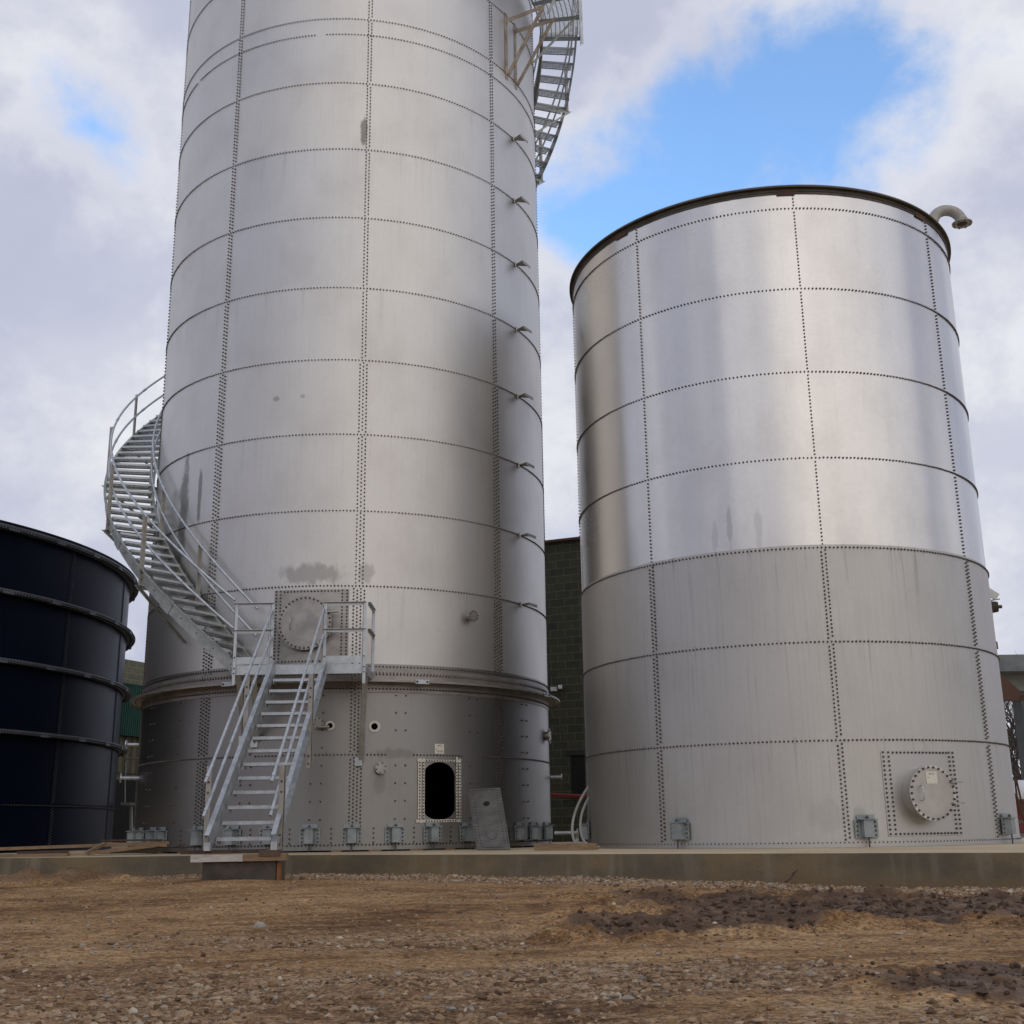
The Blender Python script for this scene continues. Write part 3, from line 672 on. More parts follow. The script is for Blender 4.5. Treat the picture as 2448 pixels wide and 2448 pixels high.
mb = MB(); arc_box(mb, X2, Y2, R2 + 0.03, R2 + 0.042, 0.062, 0.150, -180, 180, 180); part('base_band', mb, M_T2L, T2)
# manhole
mb = MB(); curved_box(mb, X2, Y2, R2 + 0.028, 0.006, 8.4, 29.0, 0.20, 1.37)
for a in (8.95, 10.25, 27.2, 28.5):
    z = 0.23
    while z < 1.35: mb.bolt(cyl_pt(X2, Y2, R2 + 0.034, a, z), cyl_n(a)); z += 0.062
a = 11.4
while a < 26.8:
    for z in (0.23, 1.342): mb.bolt(cyl_pt(X2, Y2, R2 + 0.034, a, z), cyl_n(a))
    a += 1.0
mp2 = part('manhole_panel', mb, [M_T2L, M_BOLT], T2)
cv, p, n_, tg = manhole_cover(mp2, X2, Y2, R2 + 0.03, 18.55, 0.775, 0.385, 0.21, 26, mat=simple('pale_steel_plate', (0.46, 0.44, 0.41), (0.56, 0.54, 0.50), 0.5, 0.8, 4))
M = Matrix((tg, n_, Vector((0, 0, 1)))).transposed(); U = Vector((0, 0, 1)); q = p + n_ * 0.212 + U * 0.21 - tg * 0.0
mb = MB(); mb.box(q, (0.18, 0.004, 0.165), M); mb.disc(q + n_ * .003 - tg * 0.03 + U * .05, n_, .011, .002, 8, 1); mb.box(q + n_ * .003 + tg * 0.02 + U * .05, (.06, .002, .008), M, 1); mb.box(q + n_ * .003 - tg * 0.06 - U * .0, (.02, .002, .01), M, 1)
part('sticker', mb, [M_LABEL, M_INK], cv)
for t0, t1 in ((60, 100), (20, 50), (-20, 15), (205, 265)):
    mb = MB()
    for k in range(6):
        t_ = radians(t0 + (t1 - t0) * k / 5); mb.box(p + n_ * 0.210 + (tg * cos(t_) + U * sin(t_)) * 0.362, (0.05, 0.004, 0.03), M @ Matrix.Rotation(-(t_ - pi / 2), 3, 'Y'))
    part('sealant_smear', mb, M_TAPE, cv)
for a in (-87.0, -41.0, 3.2, 48.3): anchor_chair(T2, X2, Y2, R2 + 0.045, a)
# gooseneck vent
ctr = Vector((7.52, 19.0, 10.25)); path = []
cx0, cz0, rr = 7.86, 10.72, 0.245
path = [Vector((7.40, 18.95, 10.25)), Vector((7.50, 18.96, 10.55))]
for k in range(15):
    t_ = pi * 0.90 - (pi * 0.90 + 0.12) * k / 14; path.append(Vector((cx0 + rr * cos(t_) * 1.05, 18.98 + 0.0 * k, cz0 + rr * sin(t_))))
mb = MB(); mb.tube(path, 0.098, 20, caps=False)
gd = (path[-1] - path[-2]).normalized()
T2v = thing('vent_pipe', 'curved pale gooseneck vent pipe with a flanged mouth over the rim of the shorter tank', 'vent pipe', (7.40, 18.95, 10.25))
vp = part('pipe', mb, M_PAINT, T2v)
mb = MB(); mb.disc(path[-1] - gd * 0.02, gd, 0.175, 0.018, 28, r_in=0.09); mb.disc(path[-1] - gd * 0.09, gd, 0.104, 0.012, 24, r_in=0.09)
for k in range(8): 
    aa = 2 * pi * k / 8; o1 = gd.orthogonal().normalized(); o2 = gd.cross(o1); mb.bolt(path[-1] + (o1 * cos(aa) + o2 * sin(aa)) * 0.145, gd, o1, r=.012, h=.03, mi=1)
part('mouth_flange', mb, [M_PAINT, M_BOLT], T2v)
mb = MB(); mb.disc(path[-1] - gd * 0.12, gd, 0.09, 0.004, 20); part('dark_throat', mb, M_DARK, T2v)
# level gauge on the far side
LG = thing('level_gauge', 'small brown gauge reel and hanging cable on the right edge of the shorter tank', 'gauge', cyl_pt(X2, Y2, R2 + 0.01, 76, 3.9))
def g(a, R, z): return Vector(cyl_pt(X2, Y2, R, a, z))
mb = MB(); mb.bar(g(74, R2, 4.12), g(74, R2 + 0.15, 4.0), 0.05, 0.12); part('bracket', mb, M_WHITE, LG)
mb = MB()
for k in range(5): mb.disc(g(76, R2 + 0.035 + 0.026 * k, 3.86), cyl_n(76), 0.105 - 0.004 * k, 0.016, 18)
mb.tube([g(76, R2, 3.86), g(76, R2 + 0.22, 3.86)], 0.03, 10); part('reel', mb, M_RIM, LG)
mb = MB(); mb.bar(g(76, R2, 3.97), g(76, R2 + 0.2, 3.99), 0.02, 0.02); mb.bar(g(76, R2 + 0.1, 3.99), g(76, R2 + 0.14, 4.12), 0.015, 0.015); part('arm', mb, M_GALVD, LG)
mb = MB(); mb.tube([g(77, R2 + 0.07, 3.8), g(77, R2 + 0.03, 2.2)], 0.004, 5); part('cable', mb, M_GALVD, LG)
mb = MB(); mb.tube([g(77, R2 + 0.05, 3.28), g(77, R2 + 0.05, 3.16)], 0.045, 8); mb.tube([g(77, R2 + 0.03, 2.95), g(77, R2 + 0.03, 2.70)], 0.04, 8); part('weight', mb, M_BROWN, LG)

# ---- dark blue tank at the left
X0, Y0, R0 = -17.774, 27.415, 8.232
T0 = thing('storage_tank', 'wide navy blue bolted tank with grey wind girders, cut off by the left edge', 'storage tank', (X0, Y0, SLAB_Z))
Z0 = [0.10, 0.987, 2.387, 3.787, 5.187, 6.50]
seamG = math.degrees(atan2(-1.0, 1.0))
for i in range(5):
    course(T0, X0, Y0, R0, Z0[i], Z0[i + 1], 34.1, 17, M_NAVY, 2, [Z0[i + 1]] if i < 4 else [], M_BOLTN, arc=(-40, 140), seg=8, br=0.02, spacing=0.075)
cone_roof(T0, X0, Y0, R0, 6.5, M_NAVY)
def girder(z, name='wind_girder', ht=0.10, top=False):
    mb = MB(); segs = 40
    for k in range(segs):
        a0 = -180 + 360 / segs * k; a1 = a0 + 360 / segs + 0.9
        dz = 0.0
        arc_box(mb, X0, Y0, R0 + 0.006 , R0 + 0.19 , z + 0.0, z + 0.010, a0, a1 - 1.2, 5); arc_box(mb, X0, Y0, R0 + 0.195, R0 + 0.205, z - 0.012 , z + ht * 0.62, a0, a1 - 1.2, 5)
        arc_box(mb, X0, Y0, R0 + 0.207, R0 + 0.220, z - 0.035, z + ht * 0.55, a1 - 2.2, a1 - 0.4, 2)
    if top: arc_box(mb, X0, Y0, R0 - 0.01, R0 + 0.20, z + ht, z + ht + 0.012, -180, 180, 180)
    n = 330
    for i in range(n):
        a = -40 + 180 * i / n
        mb.bolt(cyl_pt(X0, Y0, R0 + 0.205, a, z + 0.02), cyl_n(a), r=0.022, h=0.022); mb.bolt(cyl_pt(X0, Y0, R0 + 0.12, a, z), (0, 0, -1), (1, 0, 0), r=0.022)
    return part(name, mb, [simple('girder_steel', (0.15, 0.165, 0.19), (0.10, 0.11, 0.125), 0.6, 0.3, 2) if 'girder_steel' not in bpy.data.materials else bpy.data.materials['girder_steel'], M_BOLTN], T0)
for z in Z0[2:5]: girder(z)
girder(6.50, 'rim_girder', 0.12, True)
mb = MB(); p, n_, tg = frame_at(X0, Y0, R0 + 0.03, 24.9, 0.80)
sticker(T0, X0, Y0, R0 + 0.02, 22.2, 0.74, 0.30, 0.22)

# ------------------------------------------------------------------ straight stair and platform
PZ = 2.90
XL, XR = -3.80, -2.98
ST = thing('stair_flight', 'straight galvanized stair climbing from the timber block up to the platform', 'stairs', (-3.4, 15.0, 0.14))
foot, head = Vector((0, 15.02, 0.17)), Vector((0, 18.50, 2.84))
sd_ = (head - foot).normalized()
for x, sgn in ((XL + 0.03, 1), (XR - 0.03, -1)):
    mb = MB(); A = Vector((x, 15.0, 0.26)); B_ = Vector((x, 18.53, 2.90)); upn = Vector((0, -sd_.z, sd_.y))
    mb.bar(A, B_, 0.007, 0.22, upn)
    mb.bar(A + upn * 0.11 - Vector((sgn * 0.028, 0, 0)), B_ + upn * 0.11 - Vector((sgn * 0.028, 0, 0)), 0.062, 0.007, upn); mb.bar(A - upn * 0.11 - Vector((sgn * 0.028, 0, 0)), B_ - upn * 0.11 - Vector((sgn * 0.028, 0, 0)), 0.062, 0.007, upn)
    mb.box((x - sgn * 0.03, 15.03, 0.215), (0.08, 0.10, 0.10)); part('stringer', mb, M_GALV, ST)
NT_ = 13
for k in range(NT_):
    f = (k + 0.75) / (NT_ + 0.6); p = foot.lerp(head, f)
    mb = MB(); mb.box((-3.39, p.y + 0.11, p.z), (0.71, 0.22, 0.006)); mb.box((-3.39, p.y, p.z - 0.018), (0.71, 0.007, 0.040)); mb.box((-3.39, p.y + 0.22, p.z - 0.018), (0.71, 0.007, 0.036))
    for j in range(15): mb.box((-3.39 - 0.33 + j * 0.047, p.y + 0.11, p.z + 0.006), (0.016, 0.20, 0.007))
    for s_ in (-0.352, 0.352): mb.box((-3.39 + s_, p.y + 0.11, p.z - 0.04), (0.006, 0.20, 0.07))
    part('tread', mb, M_GALV, ST)
def rail_pts(x0, z_b, z_t): return [Vector((x0[0], 14.93, z_b)), Vector((x0[1], 18.5, z_t))]
for (xa, xb) in ((-3.855, -3.845), (-3.03, -3.02)):
    for zb_, zt_ in ((0.98, 3.80), (0.57, 3.38)):
        mb = MB(); A = Vector((xa, 14.95, zb_)); B_ = Vector((xb, 18.5, zt_)); mb.tube([A, A.lerp(B_, 0.5), B_], 0.0215, 10)
        for f in (0.03, 0.35, 0.68, 0.97): q = A.lerp(B_, f); dv = (B_ - A).normalized(); mb.tube([q - dv * 0.03, q + dv * 0.03], 0.027, 10)
        part('handrail', mb, M_GALV, ST)
for x, y, z0, z1 in ((-3.93, 15.25, 0.17, 1.20), (-2.93, 15.28, 0.17, 1.20), (-3.93, 17.15, 1.25, 2.62), (-2.93, 17.2, 1.26, 2.60)):
    mb = MB(); mb.angle((x, y, z0), (x, y, z1), 0.075, 0.007, (-1 if x > -3.4 else 1, 0, 0), (0, 1, 0))
    for z in (z0 + 0.06, z0 + 0.17, z1 - 0.2, z1 - 0.33): mb.bolt((x + (-0.04 if x > -3.4 else 0.04), y, z), (0, -1, 0), r=0.014)
    part('post', mb, [M_PAINT, M_BOLT], ST)
SP = thing('stair_platform', 'low galvanized landing with railings in front of the round manhole', 'platform', (-3.4, 18.55, PZ))
mb = MB(); mb.bar((-4.46, 18.56, 2.855), (-2.35, 18.56, 2.855), 0.008, 0.15); mb.bar((-4.46, 18.60, 2.925), (-2.35, 18.60, 2.925), 0.07, 0.007); mb.bar((-4.46, 18.60, 2.785), (-2.35, 18.60, 2.785), 0.07, 0.007)
mb.bar((-2.35, 18.56, 2.85), (-2.35, 19.60, 2.85), 0.008, 0.14); mb.bar((-4.46, 18.56, 2.85), (-4.46, 19.62, 2.85), 0.008, 0.14); part('platform_frame', mb, M_GALV, SP)
mb = MB()
for k in range(44): x = -4.43 + k * 0.048; mb.box((x, 19.05, 2.915), (0.006, 0.93, 0.028))
for k in range(9): mb.box((-3.39, 18.65 + k * 0.105, 2.917), (2.1, 0.006, 0.02))
part('grating', mb, M_GALV, SP)
for xa, xb in ((-4.44, -3.86), (-3.0, -2.38)):
    mb = MB(); mb.box(((xa + xb) / 2, 18.545, 3.00), (xb - xa, 0.006, 0.115)); part('toe_board', mb, M_GALV, SP)
    for z in (3.92, 3.49):
        mb = MB(); mb.angle((xa - 0.03, 18.55, z), (xb + 0.03, 18.55, z), 0.055, 0.006, (0, -1, 0), (0, 0, -1)); part('rail', mb, M_GALV, SP)
for x in (-4.45, -3.87, -3.03, -2.40):
    mb = MB(); mb.angle((x, 18.53, 2.62 if x in (-4.45, -2.40) else 2.78), (x, 18.53, 3.91), 0.055, 0.006, (1, 0, 0), (0, 1, 0))
    for z in (2.8, 2.88, 3.05): mb.bolt((x + 0.03, 18.528, z), (0, -1, 0), r=0.012)
    part('post', mb, [M_GALV, M_BOLT], SP)
for z in (3.92, 3.49):
    mb = MB(); mb.angle((-2.33, 18.56, z), (-2.33, 19.3, z), 0.05, 0.006, (1, 0, 0), (0, 0, -1)); part('rail', mb, M_GALV, SP)
mb = MB(); mb.angle((-2.35, 19.3, 2.9), (-2.35, 19.3, 3.91), 0.05, 0.006, (1, 0, 0), (0, 1, 0)); part('post', mb, M_GALV, SP)
mb = MB(); mb.angle((-4.06, 19.3, 2.9), (-4.06, 19.3, 3.93), 0.055, 0.006, (1, 0, 0), (0, 1, 0)); part('post', mb, M_GALV, SP)
for A, B_ in (((-2.40, 18.60, 2.80), (-2.56, 19.56, 1.47)), ((-4.42, 18.62, 2.80), (-4.5, 19.70, 1.85)), ((-4.16, 18.62, 2.80), (-4.30, 19.66, 1.8))):
    mb = MB(); mb.angle(A, B_, 0.085, 0.007, (1, 0, 0), (0, 1, 0.3)); mb.box(B_, (0.12, 0.03, 0.14)); part('knee_brace', mb, M_GALV, SP)

# ------------------------------------------------------------------ stair winding round the tall tank
def helix(root, th0, th1, z0, k, Ri, Ro, rail_h=(1.04, 0.58), post_every=19.0, post0=8, tread_z=0.10, side_in=True):
    """th in degrees, falling as the stair climbs; z is the middle of the stringers"""
    n = int(abs(th1 - th0) / 2.0) + 1
    Zf = lambda th: z0 + k * abs(th - th0)
    for R in (Ri, Ro):
        mb = MB(); vs = []; hh = 0.125
        for i in range(n + 1):
            th = th0 + (th1 - th0) * i / n; z = Zf(th)
            for (dr, dz) in ((0, -hh), (0.008, -hh), (0.008, hh), (0, hh)): vs.append(cyl_pt(X1, Y1, R + dr, th, z + dz))
            s_ = 0.05 * (1 if R == Ro else -1)
            for (dr, dz) in ((0, hh), (s_, hh), (s_, hh - 0.008), (0, hh - 0.008)): vs.append(cyl_pt(X1, Y1, R + dr, th, z + dz))
        fs = []
        for i in range(n):
            for q in (0, 4):
                for j in range(4): j2 = (j + 1) % 4; fs.append((i * 8 + q + j, i * 8 + q + j2, (i + 1) * 8 + q + j2, (i + 1) * 8 + q + j))
        mb.add(vs, fs, 0, False)
        for i in range(0, n, 2):
            th = th0 + (th1 - th0) * i / n; sg = 1 if R == Ro else -1
            mb.bolt(cyl_pt(X1, Y1, R + 0.008, th, Zf(th)), cyl_n(th), r=0.012, h=0.012)
        for i in range(8, n, 10):
            th = th0 + (th1 - th0) * i / n
            p, n_, tg = frame_at(X1, Y1, R + 0.012, th, Zf(th)); dv = (Vector(cyl_pt(X1, Y1, R, th - 1, Zf(th - 1))) - Vector(cyl_pt(X1, Y1, R, th + 1, Zf(th + 1)))).normalized()
            mb.bar(p - dv * 0.13, p + dv * 0.13, 0.008, 0.235)
        part('stringer', mb, [M_GALVD, M_BOLT], root)
    nt = int((abs(th1 - th0) * k) / 0.2); dth = (th1 - th0) / nt
    for i in range(nt):
        th = th0 + dth * (i + 0.5); z = Zf(th) + tread_z
        mb = MB()
        w_ = 0.235; a = radians(th); n_ = Vector((sin(a), -cos(a), 0)); tg = Vector((-cos(a), -sin(a), 0)) * (1 if th1 < th0 else -1)
        c = Vector((X1, Y1, 0)) + n_ * (Ri + Ro) / 2; L = Ro - Ri - 0.02; M = Matrix((n_, tg, Vector((0, 0, 1)))).transposed()
        mb.box(c + tg * 0 + Vector((0, 0, z - 0.018)) - tg * w_ / 2, (L, 0.007, 0.042), M); mb.box(c + tg * w_ / 2 + Vector((0, 0, z - 0.018)), (L, 0.007, 0.042), M)
        for j in range(5): mb.box(c + tg * (w_ * (-0.36 + 0.18 * j)) + Vector((0, 0, z)), (L, 0.028, 0.005), M)
        for j in range(9): mb.box(c + n_ * (L * (-0.44 + 0.11 * j)) + Vector((0, 0, z - 0.006)), (0.010, w_, 0.008), M)
        part('tread', mb, M_GALV, root)
    for R in (Ri + 0.03, Ro - 0.02):
        for h in rail_h:
            mb = MB(); path = [cyl_pt(X1, Y1, R, th0 + (th1 - th0) * i / n, Zf(th0 + (th1 - th0) * i / n) + h) for i in range(n + 1)]
            mb.tube(path, 0.0215, 8)
            for i in range(6, n, 9): mb.tube([Vector(path[i]).lerp(Vector(path[i + 1]), .3), Vector(path[i]).lerp(Vector(path[i + 1]), .95)], 0.027, 8)
            part('handrail', mb, M_GALV, root)
    a = th0 - post0 if th1 < th0 else th0 + post0
    while (a > th1) if th1 < th0 else (a < th1):
        p, n_, tg = frame_at(X1, Y1, Ro - 0.0, a, Zf(a))
        mb = MB(); mb.angle(p - Vector((0, 0, 0.22)), p + Vector((0, 0, rail_h[0])), 0.06, 0.006, n_, tg)
        for dz in (-0.08, 0.04): mb.bolt(p + n_ * 0.01 + tg * 0.03 + Vector((0, 0, dz)), n_, r=.012)
        part('post', mb, [M_PAINT, M_BOLT], root)
        if a < 0 or a > 118 or True:
            p, n_, tg = frame_at(X1, Y1, Ri, a + 6, Zf(a + 6)); mb = MB(); mb.angle(p - Vector((0, 0, 0.12)), p + Vector((0, 0, rail_h[0])), 0.055, 0.006, n_, tg); part('post', mb, M_PAINT, root)
        # wall bracket under the stair
        zz = Zf(a) - 0.19; w0 = Vector(cyl_pt(X1, Y1, R1, a, zz)); w1 = Vector(cyl_pt(X1, Y1, Ro + 0.08, a, zz)); w2 = Vector(cyl_pt(X1, Y1, R1, a, zz - 0.88))
        mb = MB(); mb.angle(w0, w1, 0.06, 0.007, tg, (0, 0, -1)); mb.angle(w2, w1, 0.06, 0.007, tg, n_); mb.bar(w2 - Vector((0, 0, .3)), w2 + Vector((0, 0, .12)), 0.06, 0.012, n_); part('bracket', mb, M_GALVD, root)
        a += -post_every if th1 < th0 else post_every
HS = thing('spiral_stair', 'curved galvanized stair rising from the low landing round the left side of the tallest tank', 'stairs', cyl_pt(X1, Y1, 4.4, -15.4, 2.9))
helix(HS, -15.0, -150.0, 2.98, 0.0686, 4.02, 4.86, post0=24.5)
US = thing('spiral_stair', 'upper curved stair at the top right of the tallest tank, seen from below', 'stairs', cyl_pt(X1, Y1, 4.4, 150, 14.4))
helix(US, 160.0, 90.0, 13.85, 0.0625, 4.14, 4.90, post0=20, post_every=17.0)
UP = thing('stair_platform', 'high grated landing with kick plates at the top right corner of the picture of the tallest tank', 'platform', cyl_pt(X1, Y1, 4.5, 75, 18.1))
UP['label'] = 'high curved grated landing where the upper stair ends'
mb = MB(); arc_box(mb, X1, Y1, 4.99, 5.0, 17.98, 18.16, 48, 90, 24); arc_box(mb, X1, Y1, 4.08, 4.09, 17.98, 18.10, 48, 90, 24)
for a in (48, 56, 64.5, 73, 81.5, 90): mb.bar(cyl_pt(X1, Y1, 4.085, a, 18.03), cyl_pt(X1, Y1, 4.995, a, 18.03), 0.008, 0.11)
part('platform_frame', mb, M_GALVD, UP)
mb = MB(); 
for i in range(0, 84):
    a = 48 + 42 * i / 84; mb.bar(cyl_pt(X1, Y1, 4.10, a, 18.105), cyl_pt(X1, Y1, 4.98, a, 18.105), 0.006, 0.016)
for i in range(9): arc_box(mb, X1, Y1, 4.13 + i * 0.1, 4.145 + i * 0.1, 18.095, 18.112, 48, 90, 20)
part('grating', mb, M_GALV, UP)
for h in (1.1, 0.6):
    mb = MB(); mb.tube([cyl_pt(X1, Y1, 4.97, 48 + 42 * i / 20, 18.12 + h) for i in range(21)], 0.0215, 8); part('handrail', mb, M_GALV, UP)
for a in (50, 65, 80, 89.5):
    p, n_, tg = frame_at(X1, Y1, 5.005, a, 18.1); mb = MB(); mb.angle(p - Vector((0, 0, 0.25)), p + Vector((0, 0, 1.12)), 0.07, 0.007, n_, tg); part('post', mb, M_GALV, UP)
for a in (65, 80):
    p = Vector(cyl_pt(X1, Y1, 4.72, a - 3, 17.02)) if a == 65 else Vector(cyl_pt(X1, Y1, R1, a, 16.9)); mb = MB(); mb.angle(p, cyl_pt(X1, Y1, 4.95, a, 18.0), 0.07, 0.008, (1, 0, 0), (0, 1, 0)); part('knee_brace', mb, M_GALVD, UP)

# ------------------------------------------------------------------ loose things on and by the slab
def plank(name, label, cat, A, B_, wd, ht, mat, group=None):
    A = Vector(A); B_ = Vector(B_); mid = (A + B_) / 2; d = (B_ - A); L = d.length; d.normalize(); sx = d.cross(Vector((0, 0, 1))).normalized(); uu = sx.cross(d)
    mb = MB(); bv = 0.006; n = 6; ring = []
    for i in range(n + 1):
        c = A.lerp(B_, i / n) + sx * random.uniform(-.002, .002)
        for (a, b_) in ((-1, -1), (1, -1), (1, 1), (-1, 1)):
            ring.append(c + sx * (a * wd / 2 * random.uniform(.97, 1.0)) + uu * (b_ * ht / 2 * random.uniform(.95, 1.0)))
    fs = []
    for i in range(n):
        for j in range(4): fs.append((i * 4 + j, i * 4 + (j + 1) % 4, (i + 1) * 4 + (j + 1) % 4, (i + 1) * 4 + j))
    fs += [(3, 2, 1, 0), (n * 4, n * 4 + 1, n * 4 + 2, n * 4 + 3)]
    mb.add(ring, fs); me = mb.mesh(name, [mat]); me.transform(Matrix.Translation(-A)); o = link(name, me, None, A); return tag(o, label, cat, group)
# block and timbers carrying the stair foot
mb = MB(); mb.box((-3.41, 15.35, -0.11), (0.90, 0.62, 0.30)); o = part('concrete_block', mb, simple('dark_concrete', (0.095, 0.078, 0.064), (0.052, 0.044, 0.038), 0.9, 0, 5, bump=0.3), None)
tag(o, 'dark concrete block under the timbers at the stair foot', 'block')
mb = MB(); mb.box((-2.925, 15.10, -0.13), (0.05, 0.08, 0.28)); tag(part('steel_stake', mb, M_RUSTB, None), 'thin rusty stake beside the dark concrete block', 'stake')
bpy.data.objects['steel_stake'].data.materials[0] = simple('orange_rust', (0.30, 0.13, 0.04), (0.18, 0.08, 0.03), 0.8)
plank('timber_beam', 'white painted half of the beam lying on the dark concrete block', 'beam', (-4.00, 15.08, 0.075), (-3.36, 15.08, 0.078), 0.16, 0.085, M_WOODW)
plank('timber_beam', 'ochre timber beam end lying on the dark concrete block', 'beam', (-3.355, 15.08, 0.078), (-2.83, 15.08, 0.082), 0.16, 0.085, M_WOOD)
plank('timber_plank', 'long dark plank under the left stair stringer', 'plank', (-4.20, 15.35, 0.148), (-3.16, 15.30, 0.150), 0.18, 0.045, M_WOODD)
plank('timber_plank', 'thin reddish board right under the left foot of the stair', 'plank', (-3.90, 15.10, 0.150), (-3.50, 15.10, 0.152), 0.12, 0.03, M_BROWN)
plank('timber_block', 'short brown block under the right foot of the stair', 'block', (-3.16, 15.06, 0.130), (-2.90, 15.06, 0.132), 0.15, 0.075, simple('brown_timber', (0.16, 0.10, 0.065), (0.11, 0.07, 0.05), 0.85, 0, 5))
# lumber in front of the navy tank
def az(px, Y, z):   # world x for the reference azimuth
    return (px - 1224) / 2812.94 * (Y * cos(PITCH) + (z - 0.3628) * sin(PITCH))
plank('timber_plank', 'long weathered plank lying on top of the lumber in front of the navy tank', 'plank', (-8.75, 19.35, 0.175), (-5.75, 20.2, 0.235), 0.12, 0.05, M_WOOD)
plank('timber_plank', 'lowest plank lying flat on the slab at the far left', 'plank', (-9.0, 19.0, 0.085), (-7.0, 19.1, 0.085), 0.14, 0.045, M_WOOD)
plank('timber_plank', 'short pale plank end poking out between the stacked lumber', 'plank', (-7.05, 19.25, 0.115), (-6.5, 19.5, 0.12), 0.10, 0.05, simple('pale_timber', (0.42, 0.32, 0.2), (0.32, 0.24, 0.15), .8))
plank('timber_plank', 'plank of the open wooden frame, leaning front rail', 'plank', (-6.72, 19.15, 0.10), (-5.82, 19.65, 0.20), 0.06, 0.05, M_WOOD)
plank('timber_plank', 'short cross piece joining the open wooden frame', 'plank', (-6.72, 19.1, 0.11), (-6.62, 19.6, 0.24), 0.05, 0.05, M_WOOD)
plank('timber_plank', 'rear rail of the open wooden frame by the anchor boxes', 'plank', (-6.65, 19.62, 0.24), (-5.7, 19.9, 0.20), 0.06, 0.05, M_WOOD)
plank('timber_plank', 'upper dark board behind the open wooden frame', 'plank', (-6.9, 20.2, 0.29), (-5.95, 20.5, 0.28), 0.12, 0.03, M_WOODD)
plank('timber_plank', 'dark plank packed under the lumber at the left', 'plank', (-8.0, 19.6, 0.11), (-5.9, 19.95, 0.12), 0.14, 0.07, M_WOODD)
plank('timber_beam', 'thick timber lying on the slab between the two stainless tanks', 'beam', (0.27, 17.9, 0.115), (1.14, 17.6, 0.115), 0.14, 0.095, M_WOOD)
plank('timber_block', 'light timber block on the dirt at the left edge', 'block', (-7.7, 16.9, -0.22), (-6.97, 16.9, -0.205), 0.2, 0.15, M_WOOD)
plank('timber_block', 'dark flat board on the dirt below the light block at the left edge', 'block', (-7.0, 15.4, -0.275), (-6.3, 15.4, -0.27), 0.2, 0.05, M_WOODD)
mb = MB(); p = Vector((-8.12, 18.38, -0.05)); mb.disc(p, (0.1, -1, 0), 0.055, 0.03, 18, r_in=0.035); tag(part('drain_pipe', mb, M_WHITE, None), 'white pipe end in the slab face at the left edge', 'pipe')
# shims under the tall tank
for a in (-45, -35.5, -25, -16, 5.5, 14.5, 24.5, 33.5, 42):
    p, n_, tg = frame_at(X1, Y1, R1 - 0.03, a, SLAB_Z + 0.0135); mb = MB(); mb.box((0, 0, 0), (random.uniform(.14, .24), 0.14, 0.027), Matrix((tg, n_, Vector((0, 0, 1)))).transposed())
    me = mb.mesh('wood_shim', [M_WOOD]); tag(link('wood_shim', me, None, p), 'small wood shim wedged under the base of the tallest tank', 'shim', 'wood shims under the tallest tank')
# leaning steel cover plate
mb = MB()
A, B_, C_, D_ = Vector((-0.62, 18.95, 0.075)), Vector((-0.10, 18.86, 0.075)), Vector((-0.262, 19.97, 1.04)), Vector((-0.80, 20.05, 1.02))
CP = thing('cover_plate', 'bolt-holed rectangular steel door plate leaning against the tallest tank beside its doorway', 'steel plate', (-0.36, 18.9, SLAB_Z))
nn = (B_ - A).cross(D_ - A).normalized(); nn = nn if nn.y < 0 else -nn
vs = [A, B_, C_, D_]; mb.add(vs + [v - nn * 0.012 for v in vs], [(0, 1, 2, 3), (7, 6, 5, 4), (0, 4, 5, 1), (1, 5, 6, 2), (2, 6, 7, 3), (3, 7, 4, 0)])
part('plate', mb, simple('dark_steel_plate', (0.13, 0.12, 0.11), (0.19, 0.175, 0.16), 0.55, 0.6, 6), CP)
mb = MB()
def pq(u, v): return A.lerp(B_, u).lerp(D_.lerp(C_, u), v) + nn * 0.0015
def dot(u, v, r=0.009): mb.disc(pq(u, v), nn, r, 0.002, 8)
for v in [i / 22 for i in range(1, 22)]:
    for u in (0.05, 0.14, 0.86, 0.95): dot(u, v)
for u in [0.18 + i * 0.052 for i in range(13)]: dot(u, 0.03); dot(u, 0.97)
for k in range(9): dot(0.5 + 0.16 * cos(pi + pi * k / 8), 0.24 + 0.09 * sin(pi + pi * k / 8))
for v in (0.3, 0.38, 0.46, 0.54): dot(0.5, v)
mb.disc(pq(0.5, 0.735), nn, 0.055, 0.003, 20); part('bolt_holes', mb, M_DARK, CP)
# hoses and red pipe between the tanks
def curve_pts(P_, n=24):
    out = []
    for i in range(n + 1):
        t_ = i / n; m_ = len(P_) - 1; q = [Vector(p) for p in P_]
        while len(q) > 1: q = [q[j].lerp(q[j + 1], t_) for j in range(len(q) - 1)]
        out.append(q[0])
    return out
for off, lab in ((0, 'outer grey hose drooping from the left edge of the shorter tank to the slab'), (0.16, 'inner grey hose drooping from the left edge of the shorter tank to the slab')):
    mb = MB(); mb.tube(curve_pts([(1.5, 20.6, 1.35 - off), (1.15, 20.2, 1.0 - off), (0.72 + off, 19.6, 0.55), (0.80 + off, 19.0, -0.05), (1.12 + off, 18.9, 0.09)]), 0.022, 8); tag(part('hose', mb, M_RUBBER, None), lab, 'hose')
mb = MB(); mb.tube([(0.3, 27.0, 1.13), (2.4, 26.6, 1.0)], 0.04, 10); mb.tube([(0.4, 27.0, 1.12), (0.4, 27.0, 0.06)], 0.03, 8); mb.tube([(2.3, 26.6, 1.0), (2.3, 26.6, 0.06)], 0.03, 8)
tag(part('red_pipe', mb, M_RED, None), 'red pipe rail in front of the block wall between the stainless tanks', 'pipe')
